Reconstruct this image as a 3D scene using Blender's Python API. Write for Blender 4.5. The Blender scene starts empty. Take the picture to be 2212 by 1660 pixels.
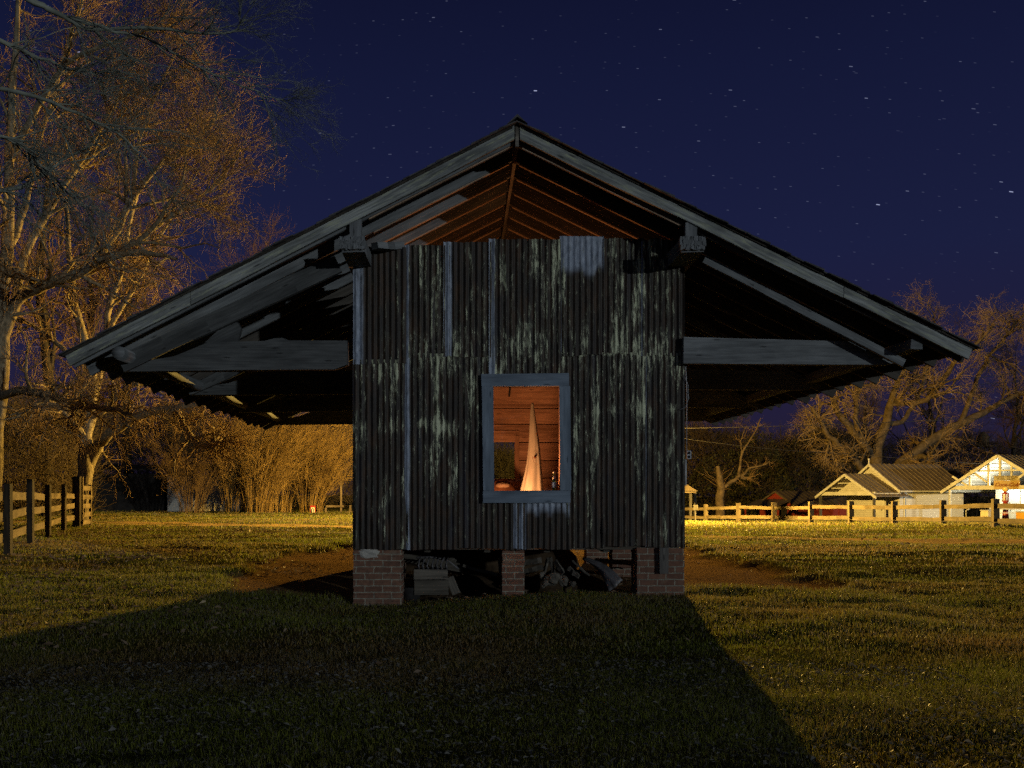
import bpy, math, random
import numpy as np
from mathutils import Vector, Matrix

R = math.radians
rnd = random.Random(7)
scene = bpy.context.scene
COL = scene.collection

# ---------------------------------------------------------------- camera
F, CZ = 2244.0, 1.2
cam = bpy.data.cameras.new("camera")
cam.sensor_width = 36.0
cam.lens = 36.0 * F / 2212.0
cam.shift_x = (1106 - 1000) / 2212.0
cam.shift_y = (1068 - 830) / 2212.0
cam.clip_start, cam.clip_end = 0.1, 3000
co = bpy.data.objects.new("camera", cam)
co.location = (0, 0, CZ)
co.rotation_euler = (R(90), 0, 0)
COL.objects.link(co)
scene.camera = co

# ---------------------------------------------------------------- world: night sky with short star trails
W = bpy.data.worlds.new("World")
scene.world = W
W.use_nodes = True
wt = W.node_tree
wt.nodes.clear()


class NT:
    def __init__(self, t):
        self.t = t

    def n(self, typ, ins=None, **kw):
        nd = self.t.nodes.new(typ)
        for k, v in kw.items():
            setattr(nd, k, v)
        if ins:
            for k, v in ins.items():
                s = nd.inputs[k]
                if isinstance(v, bpy.types.NodeSocket):
                    self.t.links.new(v, s)
                else:
                    s.default_value = v
        return nd

    def math(self, op, a, b=0.0, c=None, clamp=False):
        ins = {0: a, 1: b}
        if c is not None:
            ins[2] = c
        return self.n('ShaderNodeMath', ins, operation=op, use_clamp=clamp).outputs[0]

    def ramp(self, fac, stops):
        r = self.n('ShaderNodeValToRGB', {0: fac})
        el = r.color_ramp.elements
        while len(el) < len(stops):
            el.new(0.5)
        for e, (p, c) in zip(el, stops):
            e.position = p
            e.color = (c[0], c[1], c[2], 1)
        return r.outputs[0]

    def mix(self, f, a, b, blend='MIX'):
        m = self.n('ShaderNodeMix', data_type='RGBA', blend_type=blend)
        for idx, v in ((0, f), (6, a), (7, b)):
            if isinstance(v, bpy.types.NodeSocket):
                self.t.links.new(v, m.inputs[idx])
            else:
                m.inputs[idx].default_value = v if idx == 0 else (v[0], v[1], v[2], 1)
        return m.outputs[2]

    def noise(self, vec, scale, detail=4, rough=0.55, dist=0.0):
        return self.n('ShaderNodeTexNoise', {'Vector': vec, 'Scale': scale, 'Detail': detail,
                                             'Roughness': rough, 'Distortion': dist}).outputs[0]

    def mapping(self, vec, scale=(1, 1, 1), loc=(0, 0, 0), rot=(0, 0, 0)):
        return self.n('ShaderNodeMapping', {'Vector': vec, 'Scale': scale, 'Location': loc, 'Rotation': rot}).outputs[0]


w = NT(wt)
tc = w.n('ShaderNodeTexCoord').outputs['Generated']
sx = w.n('ShaderNodeSeparateXYZ', {0: tc})
el_ = w.math('ARCSINE', sx.outputs[2])
az_ = w.math('ARCTAN2', sx.outputs[0], sx.outputs[1])
elf = w.math('MULTIPLY', el_, 2 / math.pi)
sky = w.ramp(elf, [(0.0, (.0170, .0118, .0280)), (0.06, (.0150, .0125, .0420)), (0.14, (.0104, .0132, .0490)),
                   (0.24, (.0068, .0092, .0370)), (0.34, (.0036, .0045, .0200)), (0.7, (.002, .0025, .011))])
stars = None
for (cell, half_l, half_h, thr, amp, seed, tilt) in ((0.014, .0010, .00026, 0.40, .11, 3.1, 0.10),
                                                       (0.036, .0013, .00030, 0.55, .26, 9.7, 0.06),
                                                       (0.105, .0015, .00036, 0.40, .70, 21.3, 0.05)):
    # trails tilt down a little more the farther right they stand, as in a long exposure of the turning sky
    u = w.math('ADD', w.math('MULTIPLY', az_, 1 / cell), seed)
    v = w.math('ADD', w.math('MULTIPLY', el_, 1 / cell), seed * 1.7)
    uv = w.n('ShaderNodeCombineXYZ', {0: u, 1: v})
    vo = w.n('ShaderNodeTexVoronoi', {'Vector': uv.outputs[0], 'Scale': 1.0, 'Randomness': 1.0}, voronoi_dimensions='2D')
    d = w.n('ShaderNodeVectorMath', {0: uv.outputs[0], 1: vo.outputs['Position']}, operation='SUBTRACT')
    ds = w.n('ShaderNodeSeparateXYZ', {0: d.outputs[0]})
    dx = ds.outputs[0]
    dy = w.math('ADD', ds.outputs[1], w.math('MULTIPLY', dx, w.math('MULTIPLY', az_, 0.55)))
    inx = w.math('LESS_THAN', w.math('ABSOLUTE', dx), half_l / cell)
    iny = w.math('LESS_THAN', w.math('ABSOLUTE', dy), half_h / cell)
    cr = w.n('ShaderNodeSeparateColor', {0: vo.outputs['Color']})
    br = w.math('MULTIPLY', w.math('SUBTRACT', cr.outputs[0], thr, clamp=True), 1 / (1 - thr))
    br = w.math('POWER', br, 2.2)
    s = w.math('MULTIPLY', w.math('MULTIPLY', inx, iny), w.math('MULTIPLY', br, amp))
    stars = s if stars is None else w.math('ADD', stars, s)
starc = w.n('ShaderNodeVectorMath', {0: (0.62, 0.68, 1.0), 3: stars}, operation='SCALE').outputs[0]
fill_glow = w.math('POWER', w.math('MULTIPLY', w.math('MULTIPLY', sx.outputs[1], -1.0), 1.0, clamp=True), 0.8)  # unseen sky behind the camera brightened, added as soft front fill
fill_glowc = w.n('ShaderNodeVectorMath', {0: (.040, .048, .058), 3: fill_glow}, operation='SCALE').outputs[0]
sky = w.n('ShaderNodeVectorMath', {0: sky, 1: fill_glowc}, operation='ADD').outputs[0]
tot = w.n('ShaderNodeVectorMath', {0: sky, 1: starc}, operation='ADD').outputs[0]
bg = w.n('ShaderNodeBackground', {'Color': tot, 'Strength': 1.0})
wo = w.n('ShaderNodeOutputWorld', {'Surface': bg.outputs[0]})

# added sun lamp for a low work light, behind the camera to the right
sun = bpy.data.lights.new("front_light", 'SUN')
sun.energy = 0.78
sun.angle = R(0.7)
sun.color = (0.90, 0.97, 1.0)
so = bpy.data.objects.new("front_light", sun)
FRONT_AZ, FRONT_EL = 34.0, 5.5
dv = Vector((-math.sin(R(FRONT_AZ)) * math.cos(R(FRONT_EL)), math.cos(R(FRONT_AZ)) * math.cos(R(FRONT_EL)), -math.sin(R(FRONT_EL))))
so.rotation_euler = dv.to_track_quat('-Z', 'Y').to_euler()
so.location = (20, -30, 12)
COL.objects.link(so)

scene.view_settings.view_transform = 'Standard'
scene.view_settings.look = 'None'
scene.view_settings.exposure = 0.0
scene.view_settings.gamma = 1.0
scene.cycles.max_bounces = 5
scene.cycles.diffuse_bounces = 3
scene.cycles.glossy_bounces = 2
scene.cycles.transparent_max_bounces = 6
scene.cycles.use_denoising = False
scene.cycles.use_adaptive_sampling = False
scene.cycles.use_light_tree = False
scene.cycles.sample_clamp_indirect = 0.6


# ---------------------------------------------------------------- helpers
def D(px, py, Y):
    """a point of the photograph (2212 px wide) at distance Y"""
    return Vector(((px - 1000) / F * Y, Y, CZ + (1068 - py) / F * Y))


def smooth(a, b, t):
    t = np.clip((np.asarray(t, float) - a) / (b - a), 0, 1)
    return t * t * (3 - 2 * t)


def _hash(ix, iy, s):
    h = np.sin(ix * 127.1 + iy * 311.7 + s * 74.7) * 43758.5453
    return h - np.floor(h)


def vnoise(x, y, s=0):
    x = np.asarray(x, float)
    y = np.asarray(y, float)
    ix, iy = np.floor(x), np.floor(y)
    fx, fy = x - ix, y - iy
    fx = fx * fx * (3 - 2 * fx)
    fy = fy * fy * (3 - 2 * fy)
    a = _hash(ix, iy, s) * (1 - fx) + _hash(ix + 1, iy, s) * fx
    b = _hash(ix, iy + 1, s) * (1 - fx) + _hash(ix + 1, iy + 1, s) * fx
    return a * (1 - fy) + b * fy


def fbm(x, y, s=0, o=3):
    t, a, n = 0, 0.5, 0
    for k in range(o):
        t = t + a * vnoise(x * 2 ** k, y * 2 ** k, s + k)
        n += a
        a *= .5
    return t / n


def dirt(x, y):
    """bare soil under and beside the barn, where the eaves keep the rain off"""
    x = np.asarray(x, float)
    y = np.asarray(y, float)
    n = (fbm(x * .9, y * .9, 5) - .5) * 1.6
    m = smooth(-3.3, -2.7, x + n) * smooth(4.9, 4.2, x + n) * smooth(12.2, 12.9, y + n * .6) * smooth(23.0, 22.0, y + n)
    return m


TRACK = [(-60, 51.5), (-30, 46.0), (-14, 39.2), (-3.6, 34.0), (1.5, 30.0), (5.8, 26.6), (12, 23.2), (20, 19.5), (40, 11)]


def track_y(x):
    return np.interp(x, [p[0] for p in TRACK], [p[1] for p in TRACK])


def track(x, y):
    d = np.abs(np.asarray(y, float) - track_y(x)) * .88
    return smooth(1.05, .65, d + (fbm(np.asarray(x) * .7, np.asarray(y) * .7, 9) - .5) * .5)


def g0(x, y):
    x = np.asarray(x, float)
    y = np.asarray(y, float)
    z = -.05 + .17 * smooth(8, 16, y)
    z = z - .13 * np.exp(-((x + .9) ** 2 / 1.6 + (y - 11.8) ** 2 / 3.0))
    z = z - .020 * np.maximum(0, np.minimum(y, 110) - 36) * smooth(-2, 14, x)
    return z


def g(x, y):
    x = np.asarray(x, float)
    y = np.asarray(y, float)
    z = g0(x, y)
    near = smooth(40, 20, y) * (.3 + .7 * smooth(6, 11, y))
    z = z + ((fbm(x * .55, y * .8, 2) - .5) * .13 + (fbm(x * 1.3, y * 2.3, 4) - .5) * .07 * near) * (1 - .75 * dirt(x, y))
    z = z - .09 * dirt(x, y) - .03 * track(x, y)
    return z


def gz(x, y):
    return float(g(x, y))


def tag(o, label=None, cat=None, group=None, kind=None):
    if label:
        o['label'] = label
    if cat:
        o['category'] = cat
    if group:
        o['group'] = group
    if kind:
        o['kind'] = kind
    return o


def thing(name, label, cat, loc=(0, 0, 0), rz=0.0, group=None):
    o = bpy.data.objects.new(name, None)
    o.empty_display_size = .2
    COL.objects.link(o)
    o.location = loc
    o.rotation_euler = (0, 0, rz)
    o['mat'] = 0
    del o['mat']
    return tag(o, label, cat, group)


def attach(o, parent, local=False):
    if parent is not None:
        o.parent = parent
        if not local:
            chain = parent
            m = Matrix.Identity(4)
            while chain is not None:
                m = (Matrix.LocRotScale(chain.location, chain.rotation_euler, chain.scale)) @ (m if chain is parent else m)
                chain = None
            # parents are always a thing or an unrotated part of one: compute its world matrix by hand
            o.matrix_parent_inverse = wmat(parent).inverted()
    return o


def wmat(o):
    m = Matrix.LocRotScale(o.location, o.rotation_euler, o.scale)
    if o.parent is not None:
        m = wmat(o.parent) @ o.matrix_parent_inverse @ m
    return m


class MB:
    """collects shapes; build() links them as one mesh. uv: u runs along the grain."""

    def __init__(self, rough=0.0, seed=1):
        self.v, self.f, self.g = [], [], []
        self.rough = rough
        self.r = random.Random(seed)
        self.off = None

    def add(self, verts, faces, grain=(0, 0, 1)):
        b = len(self.v)
        q = self.rough
        for p in verts:
            p = Vector(p)
            if q:
                p = p + Vector((self.r.uniform(-q, q), self.r.uniform(-q, q), self.r.uniform(-q, q)))
            self.v.append(p)
        off = self.off or (self.r.uniform(0, 50), self.r.uniform(0, 50))
        gr = Vector(grain).normalized()
        for f in faces:
            self.f.append([b + i for i in f])
            self.g.append((gr, off))
        return self

    def box(self, c, s, grain=None, rot=None):
        c = Vector(c)
        hs = Vector(s) / 2
        if grain is None:
            k = max(range(3), key=lambda i: s[i])
            grain = [0, 0, 0]
            grain[k] = 1
        vs = [Vector((sx_ * hs.x, sy * hs.y, sz * hs.z)) for sx_ in (-1, 1) for sy in (-1, 1) for sz in (-1, 1)]
        gr = Vector(grain)
        if rot is not None:
            vs = [rot @ p for p in vs]
            gr = rot @ gr
        fs = [(0, 1, 3, 2), (4, 6, 7, 5), (0, 4, 5, 1), (2, 3, 7, 6), (0, 2, 6, 4), (1, 5, 7, 3)]
        return self.add([c + p for p in vs], fs, gr)

    def beam(self, a, b, w_, h_, up=(0, 0, 1), seg=1, wob=0.0):
        a, b = Vector(a), Vector(b)
        t = (b - a).normalized()
        s = t.cross(Vector(up)).normalized()
        u = s.cross(t).normalized()
        vs = []
        for k in range(seg + 1):
            p = a.lerp(b, k / seg)
            if 0 < k < seg and wob:
                p = p + s * self.r.uniform(-wob, wob) + u * self.r.uniform(-wob, wob)
            kw = 1 + (self.r.uniform(-.06, .06) if wob else 0)
            for (i, j) in ((-1, -1), (1, -1), (1, 1), (-1, 1)):
                vs.append(p + s * (i * w_ / 2 * kw) + u * (j * h_ / 2 * kw))
        fs = [(3, 2, 1, 0), tuple(seg * 4 + i for i in range(4))]
        for k in range(seg):
            for i in range(4):
                j = (i + 1) % 4
                fs.append((k * 4 + i, k * 4 + j, k * 4 + 4 + j, k * 4 + 4 + i))
        return self.add(vs, fs, t)

    def prism(self, poly, y0, y1, grain=(1, 0, 0), plane='xz'):
        n = len(poly)
        if plane == 'xz':
            vs = [(p[0], y0, p[1]) for p in poly] + [(p[0], y1, p[1]) for p in poly]
        else:
            vs = [(p[0], p[1], y0) for p in poly] + [(p[0], p[1], y1) for p in poly]
        fs = [tuple(range(n)), tuple(range(2 * n - 1, n - 1, -1))]
        for i in range(n):
            j = (i + 1) % n
            fs.append((j, i, n + i, n + j))
        return self.add(vs, fs, grain)

    def tube(self, pts, rad, n=6, cap=True):
        pts = [Vector(p) for p in pts]
        m = len(pts)
        if not hasattr(rad, '__len__'):
            rad = [rad] * m
        ref = Vector((.31, .2, .93))
        vs = []
        for i, p in enumerate(pts):
            t = (pts[min(i + 1, m - 1)] - pts[max(i - 1, 0)]).normalized()
            s = t.cross(ref)
            if s.length < .05:
                s = t.cross(Vector((1, 0, 0)))
            s.normalize()
            u = s.cross(t)
            for k in range(n):
                a = 2 * math.pi * k / n
                vs.append(p + (s * math.cos(a) + u * math.sin(a)) * rad[i])
        fs = []
        for i in range(m - 1):
            for k in range(n):
                j = (k + 1) % n
                fs.append((i * n + k, i * n + j, (i + 1) * n + j, (i + 1) * n + k))
        if cap:
            fs.append(tuple(range(n - 1, -1, -1)))
            fs.append(tuple((m - 1) * n + k for k in range(n)))
        return self.add(vs, fs, (pts[-1] - pts[0]) if (pts[-1] - pts[0]).length > 1e-6 else (0, 0, 1))

    def lathe(self, c, prof, n=16):
        """prof: list of (radius, z) up the axis"""
        c = Vector(c)
        vs = [c + Vector((r * math.cos(2 * math.pi * k / n), r * math.sin(2 * math.pi * k / n), z)) for r, z in prof for k in range(n)]
        fs = []
        for i in range(len(prof) - 1):
            for k in range(n):
                j = (k + 1) % n
                fs.append((i * n + k, i * n + j, (i + 1) * n + j, (i + 1) * n + k))
        fs.append(tuple(range(n - 1, -1, -1)))
        fs.append(tuple((len(prof) - 1) * n + k for k in range(n)))
        return self.add(vs, fs)

    def blob(self, c, s, seed=0, n=10, amp=.2, rot=None):
        rr = random.Random(seed)
        ph = [rr.uniform(0, 6.3) for _ in range(6)]
        vs, fs = [], []
        for i in range(n + 1):
            th = math.pi * i / n
            for k in range(2 * n):
                a = math.pi * k / n
                d = Vector((math.sin(th) * math.cos(a), math.sin(th) * math.sin(a), math.cos(th)))
                q = 1 + amp * (math.sin(d.x * 3 + ph[0]) * math.sin(d.y * 3 + ph[1]) + .6 * math.sin(d.z * 5 + ph[2] + d.x * 4) * math.sin(d.y * 6 + ph[3]))
                p = Vector((d.x * s[0], d.y * s[1], d.z * s[2])) * q
                if rot is not None:
                    p = rot @ p
                vs.append(Vector(c) + p)
        for i in range(n):
            for k in range(2 * n):
                j = (k + 1) % (2 * n)
                fs.append((i * 2 * n + k, i * 2 * n + j, (i + 1) * 2 * n + j, (i + 1) * 2 * n + k))
        return self.add(vs, fs)

    def build(self, name, mat_, parent=None, smooth_=False, local=False, bevel=0.0):
        me = bpy.data.meshes.new(name)
        me.from_pydata([tuple(p) for p in self.v], [], self.f)
        uv = me.uv_layers.new(name='UVMap')
        me.update()
        for poly, (gr, off) in zip(me.polygons, self.g):
            nrm = poly.normal
            gg = gr - nrm * gr.dot(nrm)
            if gg.length < .2:
                gg = Vector((1, 0, 0)) - nrm * nrm.x
                if gg.length < .2:
                    gg = Vector((0, 1, 0)) - nrm * nrm.y
            gg.normalize()
            hh = nrm.cross(gg)
            for li in poly.loop_indices:
                p = self.v[me.loops[li].vertex_index]
                uv.data[li].uv = (p.dot(gg) + off[0], p.dot(hh) + off[1])
            poly.use_smooth = smooth_
        me.materials.append(mat_)
        o = bpy.data.objects.new(name, me)
        COL.objects.link(o)
        attach(o, parent, local)
        if bevel:
            b = o.modifiers.new('bevel', 'BEVEL')
            b.width = bevel
            b.segments = 1
            b.limit_method = 'ANGLE'
        return o


def np_mesh(name, verts, quads=None, tris=None, mat_=None, parent=None, colors=None, smooth_=True):
    me = bpy.data.meshes.new(name)
    verts = np.asarray(verts, np.float32).reshape(-1, 3)
    nq = 0 if quads is None else len(quads)
    nt = 0 if tris is None else len(tris)
    me.vertices.add(len(verts))
    me.vertices.foreach_set('co', verts.ravel())
    loops = []
    if nq:
        loops.append(np.asarray(quads, np.int32).ravel())
    if nt:
        loops.append(np.asarray(tris, np.int32).ravel())
    loops = np.concatenate(loops)
    me.loops.add(len(loops))
    me.loops.foreach_set('vertex_index', loops)
    me.polygons.add(nq + nt)
    starts = np.concatenate([np.arange(nq) * 4, nq * 4 + np.arange(nt) * 3]).astype(np.int32)
    me.polygons.foreach_set('loop_start', starts)
    me.polygons.foreach_set('use_smooth', np.full(nq + nt, smooth_, bool))
    if colors is not None:
        at = me.color_attributes.new('tint', 'FLOAT_COLOR', 'POINT')
        at.data.foreach_set('color', np.asarray(colors, np.float32).ravel())
    me.update(calc_edges=True)
    me.validate()
    if mat_:
        me.materials.append(mat_)
    o = bpy.data.objects.new(name, me)
    COL.objects.link(o)
    attach(o, parent)
    return o


# ---------------------------------------------------------------- materials
def new_mat(name):
    m = bpy.data.materials.new(name)
    m.use_nodes = True
    t = m.node_tree
    t.nodes.clear()
    return m, NT(t)


def finish(m, k, col, rough=.8, bump=None, bump_d=.01, spec=.3, metal=0.0, bump_s=.6, extra=None):
    p = k.n('ShaderNodeBsdfPrincipled')
    for key, v in (('Base Color', col), ('Roughness', rough), ('Specular IOR Level', spec), ('Metallic', metal)):
        s = p.inputs[key]
        if isinstance(v, bpy.types.NodeSocket):
            k.t.links.new(v, s)
        elif key == 'Base Color':
            s.default_value = (v[0], v[1], v[2], 1)
        else:
            s.default_value = v
    if bump is not None:
        b = k.n('ShaderNodeBump', {'Strength': bump_s, 'Distance': bump_d, 'Height': bump})
        k.t.links.new(b.outputs[0], p.inputs['Normal'])
    sh = p.outputs[0]
    if extra:
        sh = extra(k, sh)
    k.n('ShaderNodeOutputMaterial', {'Surface': sh})
    return m


def wood(name, dark, light, rough=.85, fine=26, tint=None, knots=True):
    m, k = new_mat(name)
    uv = k.n('ShaderNodeUVMap').outputs[0]
    a = k.noise(k.mapping(uv, (1.3, fine, 1)), 1.6, 7, .65, .35)
    b = k.noise(k.mapping(uv, (.8, 3.2, 1)), 1.3, 4, .6)
    c = k.ramp(a, [(.25, dark), (.72, light)])
    c = k.mix(k.math('MULTIPLY', k.ramp(b, [(.35, (1, 1, 1)), (.62, (0, 0, 0))]), .65), c, [x * .45 for x in dark])
    if tint:
        st = k.noise(k.mapping(uv, (2.2, 14, 1)), 2.0, 5, .7)
        c = k.mix(k.ramp(st, [(.52, (0, 0, 0)), (.68, (.8, .8, .8))]), c, tint)
    if knots:
        vo = k.n('ShaderNodeTexVoronoi', {'Vector': k.mapping(uv, (1.1, 5, 1)), 'Scale': 1.0}, voronoi_dimensions='2D').outputs['Distance']
        c = k.mix(k.ramp(vo, [(.025, (.7, .7, .7)), (.06, (0, 0, 0))]), c, [x * .25 for x in dark])
    crack = k.noise(k.mapping(uv, (.5, 60, 1)), 1.1, 3, .5)
    h = k.math('ADD', a, k.math('MULTIPLY', crack, .8))
    return finish(m, k, c, rough, h, .004, .10, bump_s=.8)


def noisy(name, c1, c2, scale=8, rough=.8, bump=.004, spec=.04, metal=0.0, stretch=(1, 1, 1)):
    m, k = new_mat(name)
    tcn = k.mapping(k.n('ShaderNodeTexCoord').outputs['Object'], stretch)
    a = k.noise(tcn, scale, 6, .6)
    c = k.ramp(a, [(.3, c1), (.7, c2)])
    return finish(m, k, c, rough, a, bump, spec, metal)


M = {}
M['barge'] = wood('weathered_grey_wood', (.06, .068, .07), (.38, .41, .40), tint=(.34, .37, .25))
M['timber_hewn_shaded'] = wood('hewn_shaded_timber', (.04, .043, .045), (.12, .128, .13))  # left timbers, darkened: weaker light on that side put into the colour
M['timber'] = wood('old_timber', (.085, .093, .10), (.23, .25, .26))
M['timber_dark'] = wood('dark_timber', (.05, .048, .045), (.14, .135, .125))
M['rafter'] = wood('rafter_wood', (.075, .07, .06), (.20, .185, .155), knots=False)
M['batten_lit'] = wood('lit_batten_wood', (.22, .15, .10), (.42, .31, .22), knots=False)  # pale tone carries the lamplight on the rafter undersides
M['rafter_shaded'] = wood('shaded_rafter_wood', (.04, .037, .033), (.115, .105, .092), knots=False)  # rafters out of the light: their shade put into the colour
M['decking'] = wood('roof_decking', (.022, .019, .016), (.065, .058, .048))
M['frame'] = wood('window_frame_wood', (.10, .13, .17), (.20, .25, .31), fine=14)
M['inside'] = wood('inner_boards', (.15, .085, .058), (.42, .27, .20), fine=20)
M['fence'] = wood('fence_board', (.085, .062, .036), (.20, .155, .09))
M['fence_post_shaded'] = wood('fence_post_shaded', (.018, .014, .010), (.065, .050, .032))  # shade of the posts' near faces put into the whole colour
M['fence_pale'] = wood('pale_rail', (.048, .036, .020), (.125, .098, .054))
M['plank'] = wood('loose_plank', (.05, .047, .04), (.17, .155, .13))
M['plank_dark'] = wood('loose_dark_plank', (.04, .036, .03), (.12, .11, .09))
M['shingle'] = noisy('wood_shingle', (.03, .03, .03), (.10, .10, .10), 9, .9)
M['iron'] = noisy('rusty_iron', (.035, .033, .033), (.11, .11, .12), 14, .55, spec=.5)
M['bark'] = noisy('bark', (.065, .052, .032), (.29, .235, .145), 9, .9, .03, stretch=(1.6, 1.6, .6))
M['bark_lopped'] = noisy('lopped_bark', (.022, .017, .011), (.085, .062, .037), 5, .95, .02)
M['bark_dark'] = noisy('dark_bark', (.018, .015, .011), (.06, .05, .035), 5, .95, .02)
M['bark_far'] = noisy('far_bark', (.045, .034, .020), (.15, .112, .064), 3, .9, .03)
M['twig'] = noisy('twig', (.10, .064, .030), (.28, .185, .090), 1.6, .8, 0)
M['twig_near'] = noisy('near_twig', (.09, .10, .085), (.26, .28, .23), 5, .9, 0)
M['twig_far'] = noisy('far_twig', (.13, .088, .044), (.32, .225, .115), .8, .85, 0)
M['twig_back'] = noisy('back_twig', (.09, .06, .035), (.22, .15, .08), .8, .85, 0)
M['twig_red'] = noisy('reddish_twig', (.07, .042, .021), (.18, .110, .055), 1.2, .85, 0)
M['shrub_twig'] = noisy('shrub_twig', (.08, .050, .018), (.25, .165, .055), 1.0, .8, 0)
M['shrub_dark'] = noisy('dark_shrub_twig', (.05, .032, .015), (.13, .085, .04), 1.0, .8, 0)
M['shrub_dim'] = noisy('dim_shrub_twig', (.004, .0035, .002), (.013, .011, .006), .8, .95, 0)  # unlit shrubs behind the barn: lack of lamplight put into the colour
M['brush'] = noisy('brush', (.030, .022, .013), (.10, .075, .042), .8, .95, 0)
M['white'] = noisy('white_paint', (.46, .45, .40), (.64, .63, .57), 3, .6)
M['grey_door'] = noisy('grey_door_paint', (.20, .23, .25), (.30, .33, .34), 3, .6)
M['red'] = noisy('red_barn_paint', (.20, .028, .016), (.34, .055, .03), 4, .75)
M['red_gloss'] = noisy('red_enamel', (.24, .022, .014), (.34, .045, .025), 8, .35, 0, .5)
M['cream'] = noisy('cream_enamel', (.60, .52, .32), (.78, .70, .46), 8, .4, 0, .5)
M['black'] = noisy('black_rubber', (.012, .012, .012), (.03, .03, .03), 20, .6, 0)
M['orange'] = noisy('orange_box', (.42, .20, .03), (.55, .30, .05), 5, .5, 0)
M['steel'] = noisy('grey_steel', (.20, .22, .24), (.38, .40, .42), 20, .5, 0, .5)
M['soil'] = noisy('bare_soil', (.020, .014, .009), (.06, .042, .026), 7, 1.0, .03, 0.0)
M['stone'] = noisy('pale_stone', (.035, .033, .028), (.13, .12, .10), 14, .9, .01)
M['concrete'] = noisy('old_mortar', (.22, .22, .20), (.42, .41, .37), 18, .95, .01)
M['wire'] = noisy('wire', (.05, .045, .035), (.11, .10, .08), 5, .5, 0)
M['sign_board'] = noisy('sign_board', (.42, .27, .07), (.58, .40, .12), 5, .6, 0)
M['sign_top'] = noisy('sign_top_board', (.34, .28, .12), (.52, .44, .2), 9, .7, 0)
M['sign_ink'] = noisy('sign_ink', (.05, .03, .012), (.13, .08, .03), 12, .7, 0)
M['sign_red'] = noisy('sign_script', (.20, .075, .02), (.30, .12, .03), 12, .7, 0)
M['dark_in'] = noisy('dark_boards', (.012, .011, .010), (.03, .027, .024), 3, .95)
M['leather'] = noisy('brown_bundle', (.05, .022, .012), (.13, .06, .034), 7, .8, .01)
M['hide'] = noisy('pale_patch', (.14, .10, .075), (.24, .18, .14), 12, .8, .004)
M['label'] = noisy('bottle_label', (.70, .68, .60), (.82, .80, .74), 30, .5, 0)
M['hole'] = noisy('dark_hole', (.05, .02, .015), (.10, .04, .02), 40, .9, 0)


def corrugated_mat():
    m, k = new_mat('rusted_corrugated_iron')
    uv = k.n('ShaderNodeUVMap').outputs[0]
    tint = k.n('ShaderNodeVertexColor', layer_name='tint').outputs[0]
    ts = k.n('ShaderNodeSeparateColor', {0: tint})
    zinc, crest, streak = ts.outputs[0], ts.outputs[1], ts.outputs[2]
    # uv: u up the sheet, v across
    rust = k.noise(k.mapping(uv, (1.2, 7, 1)), 2.2, 7, .7, .4)
    base = k.ramp(rust, [(.25, (.005, .0045, .0042)), (.48, (.014, .010, .0065)), (.66, (.042, .022, .010)), (.8, (.055, .036, .018))])
    blue = k.noise(k.mapping(uv, (.5, 9, 1), (7, 3, 0)), 1.2, 3, .6)
    base = k.mix(k.ramp(blue, [(.56, (0, 0, 0)), (.72, (.55, .55, .55))]), base, (.020, .025, .042))
    # broken flecks and runs of old zinc and lichen
    fleck = k.noise(k.mapping(uv, (4.6, 33, 1)), 1.4, 7, .80, .6)
    patch = k.noise(k.mapping(uv, (1.15, 4.6, 1), (3, 9, 0)), 1.6, 5, .62, .3)
    runs = k.noise(k.mapping(uv, (.7, 15, 1), (8, 2, 0)), 1.5, 4, .6)
    f = k.math('ADD', k.math('MULTIPLY', fleck, 1.0), k.math('MULTIPLY', patch, .62))
    f = k.math('ADD', f, k.math('MULTIPLY', runs, .42))
    f = k.math('ADD', f, k.math('MULTIPLY', crest, .07))
    f = k.math('ADD', f, k.math('MULTIPLY', streak, .20))
    thin = k.ramp(k.math('MULTIPLY', f, .5), [(.575, (0, 0, 0)), (.66, (1, 1, 1))])
    base = k.mix(k.math('MULTIPLY', thin, .55), base, k.mix(runs, (.045, .050, .035), (.19, .21, .16)))
    f = k.ramp(k.math('MULTIPLY', f, .5), [(.625, (0, 0, 0)), (.665, (1, 1, 1))])
    pale = k.mix(k.noise(k.mapping(uv, (2, 12, 1), (5, 1, 0)), 2.0, 3), (.27, .31, .17), (.60, .64, .48))
    c = k.mix(k.math('MULTIPLY', f, .9), base, pale)
    # bare galvanised metal
    zc = k.ramp(k.noise(k.mapping(uv, (2.0, 6, 1)), 4, 6, .7), [(.3, (.10, .13, .18)), (.65, (.30, .35, .43))])
    zf = k.math('MULTIPLY', zinc, k.ramp(k.noise(k.mapping(uv, (1.5, 8, 1), (2, 2, 0)), 3, 5, .7), [(.28, (.25, .25, .25)), (.5, (1, 1, 1))]))
    c = k.mix(zf, c, zc)
    h = k.noise(k.mapping(uv, (5, 20, 1)), 5, 6, .7)
    return finish(m, k, c, .62, h, .003, .35)


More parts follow.
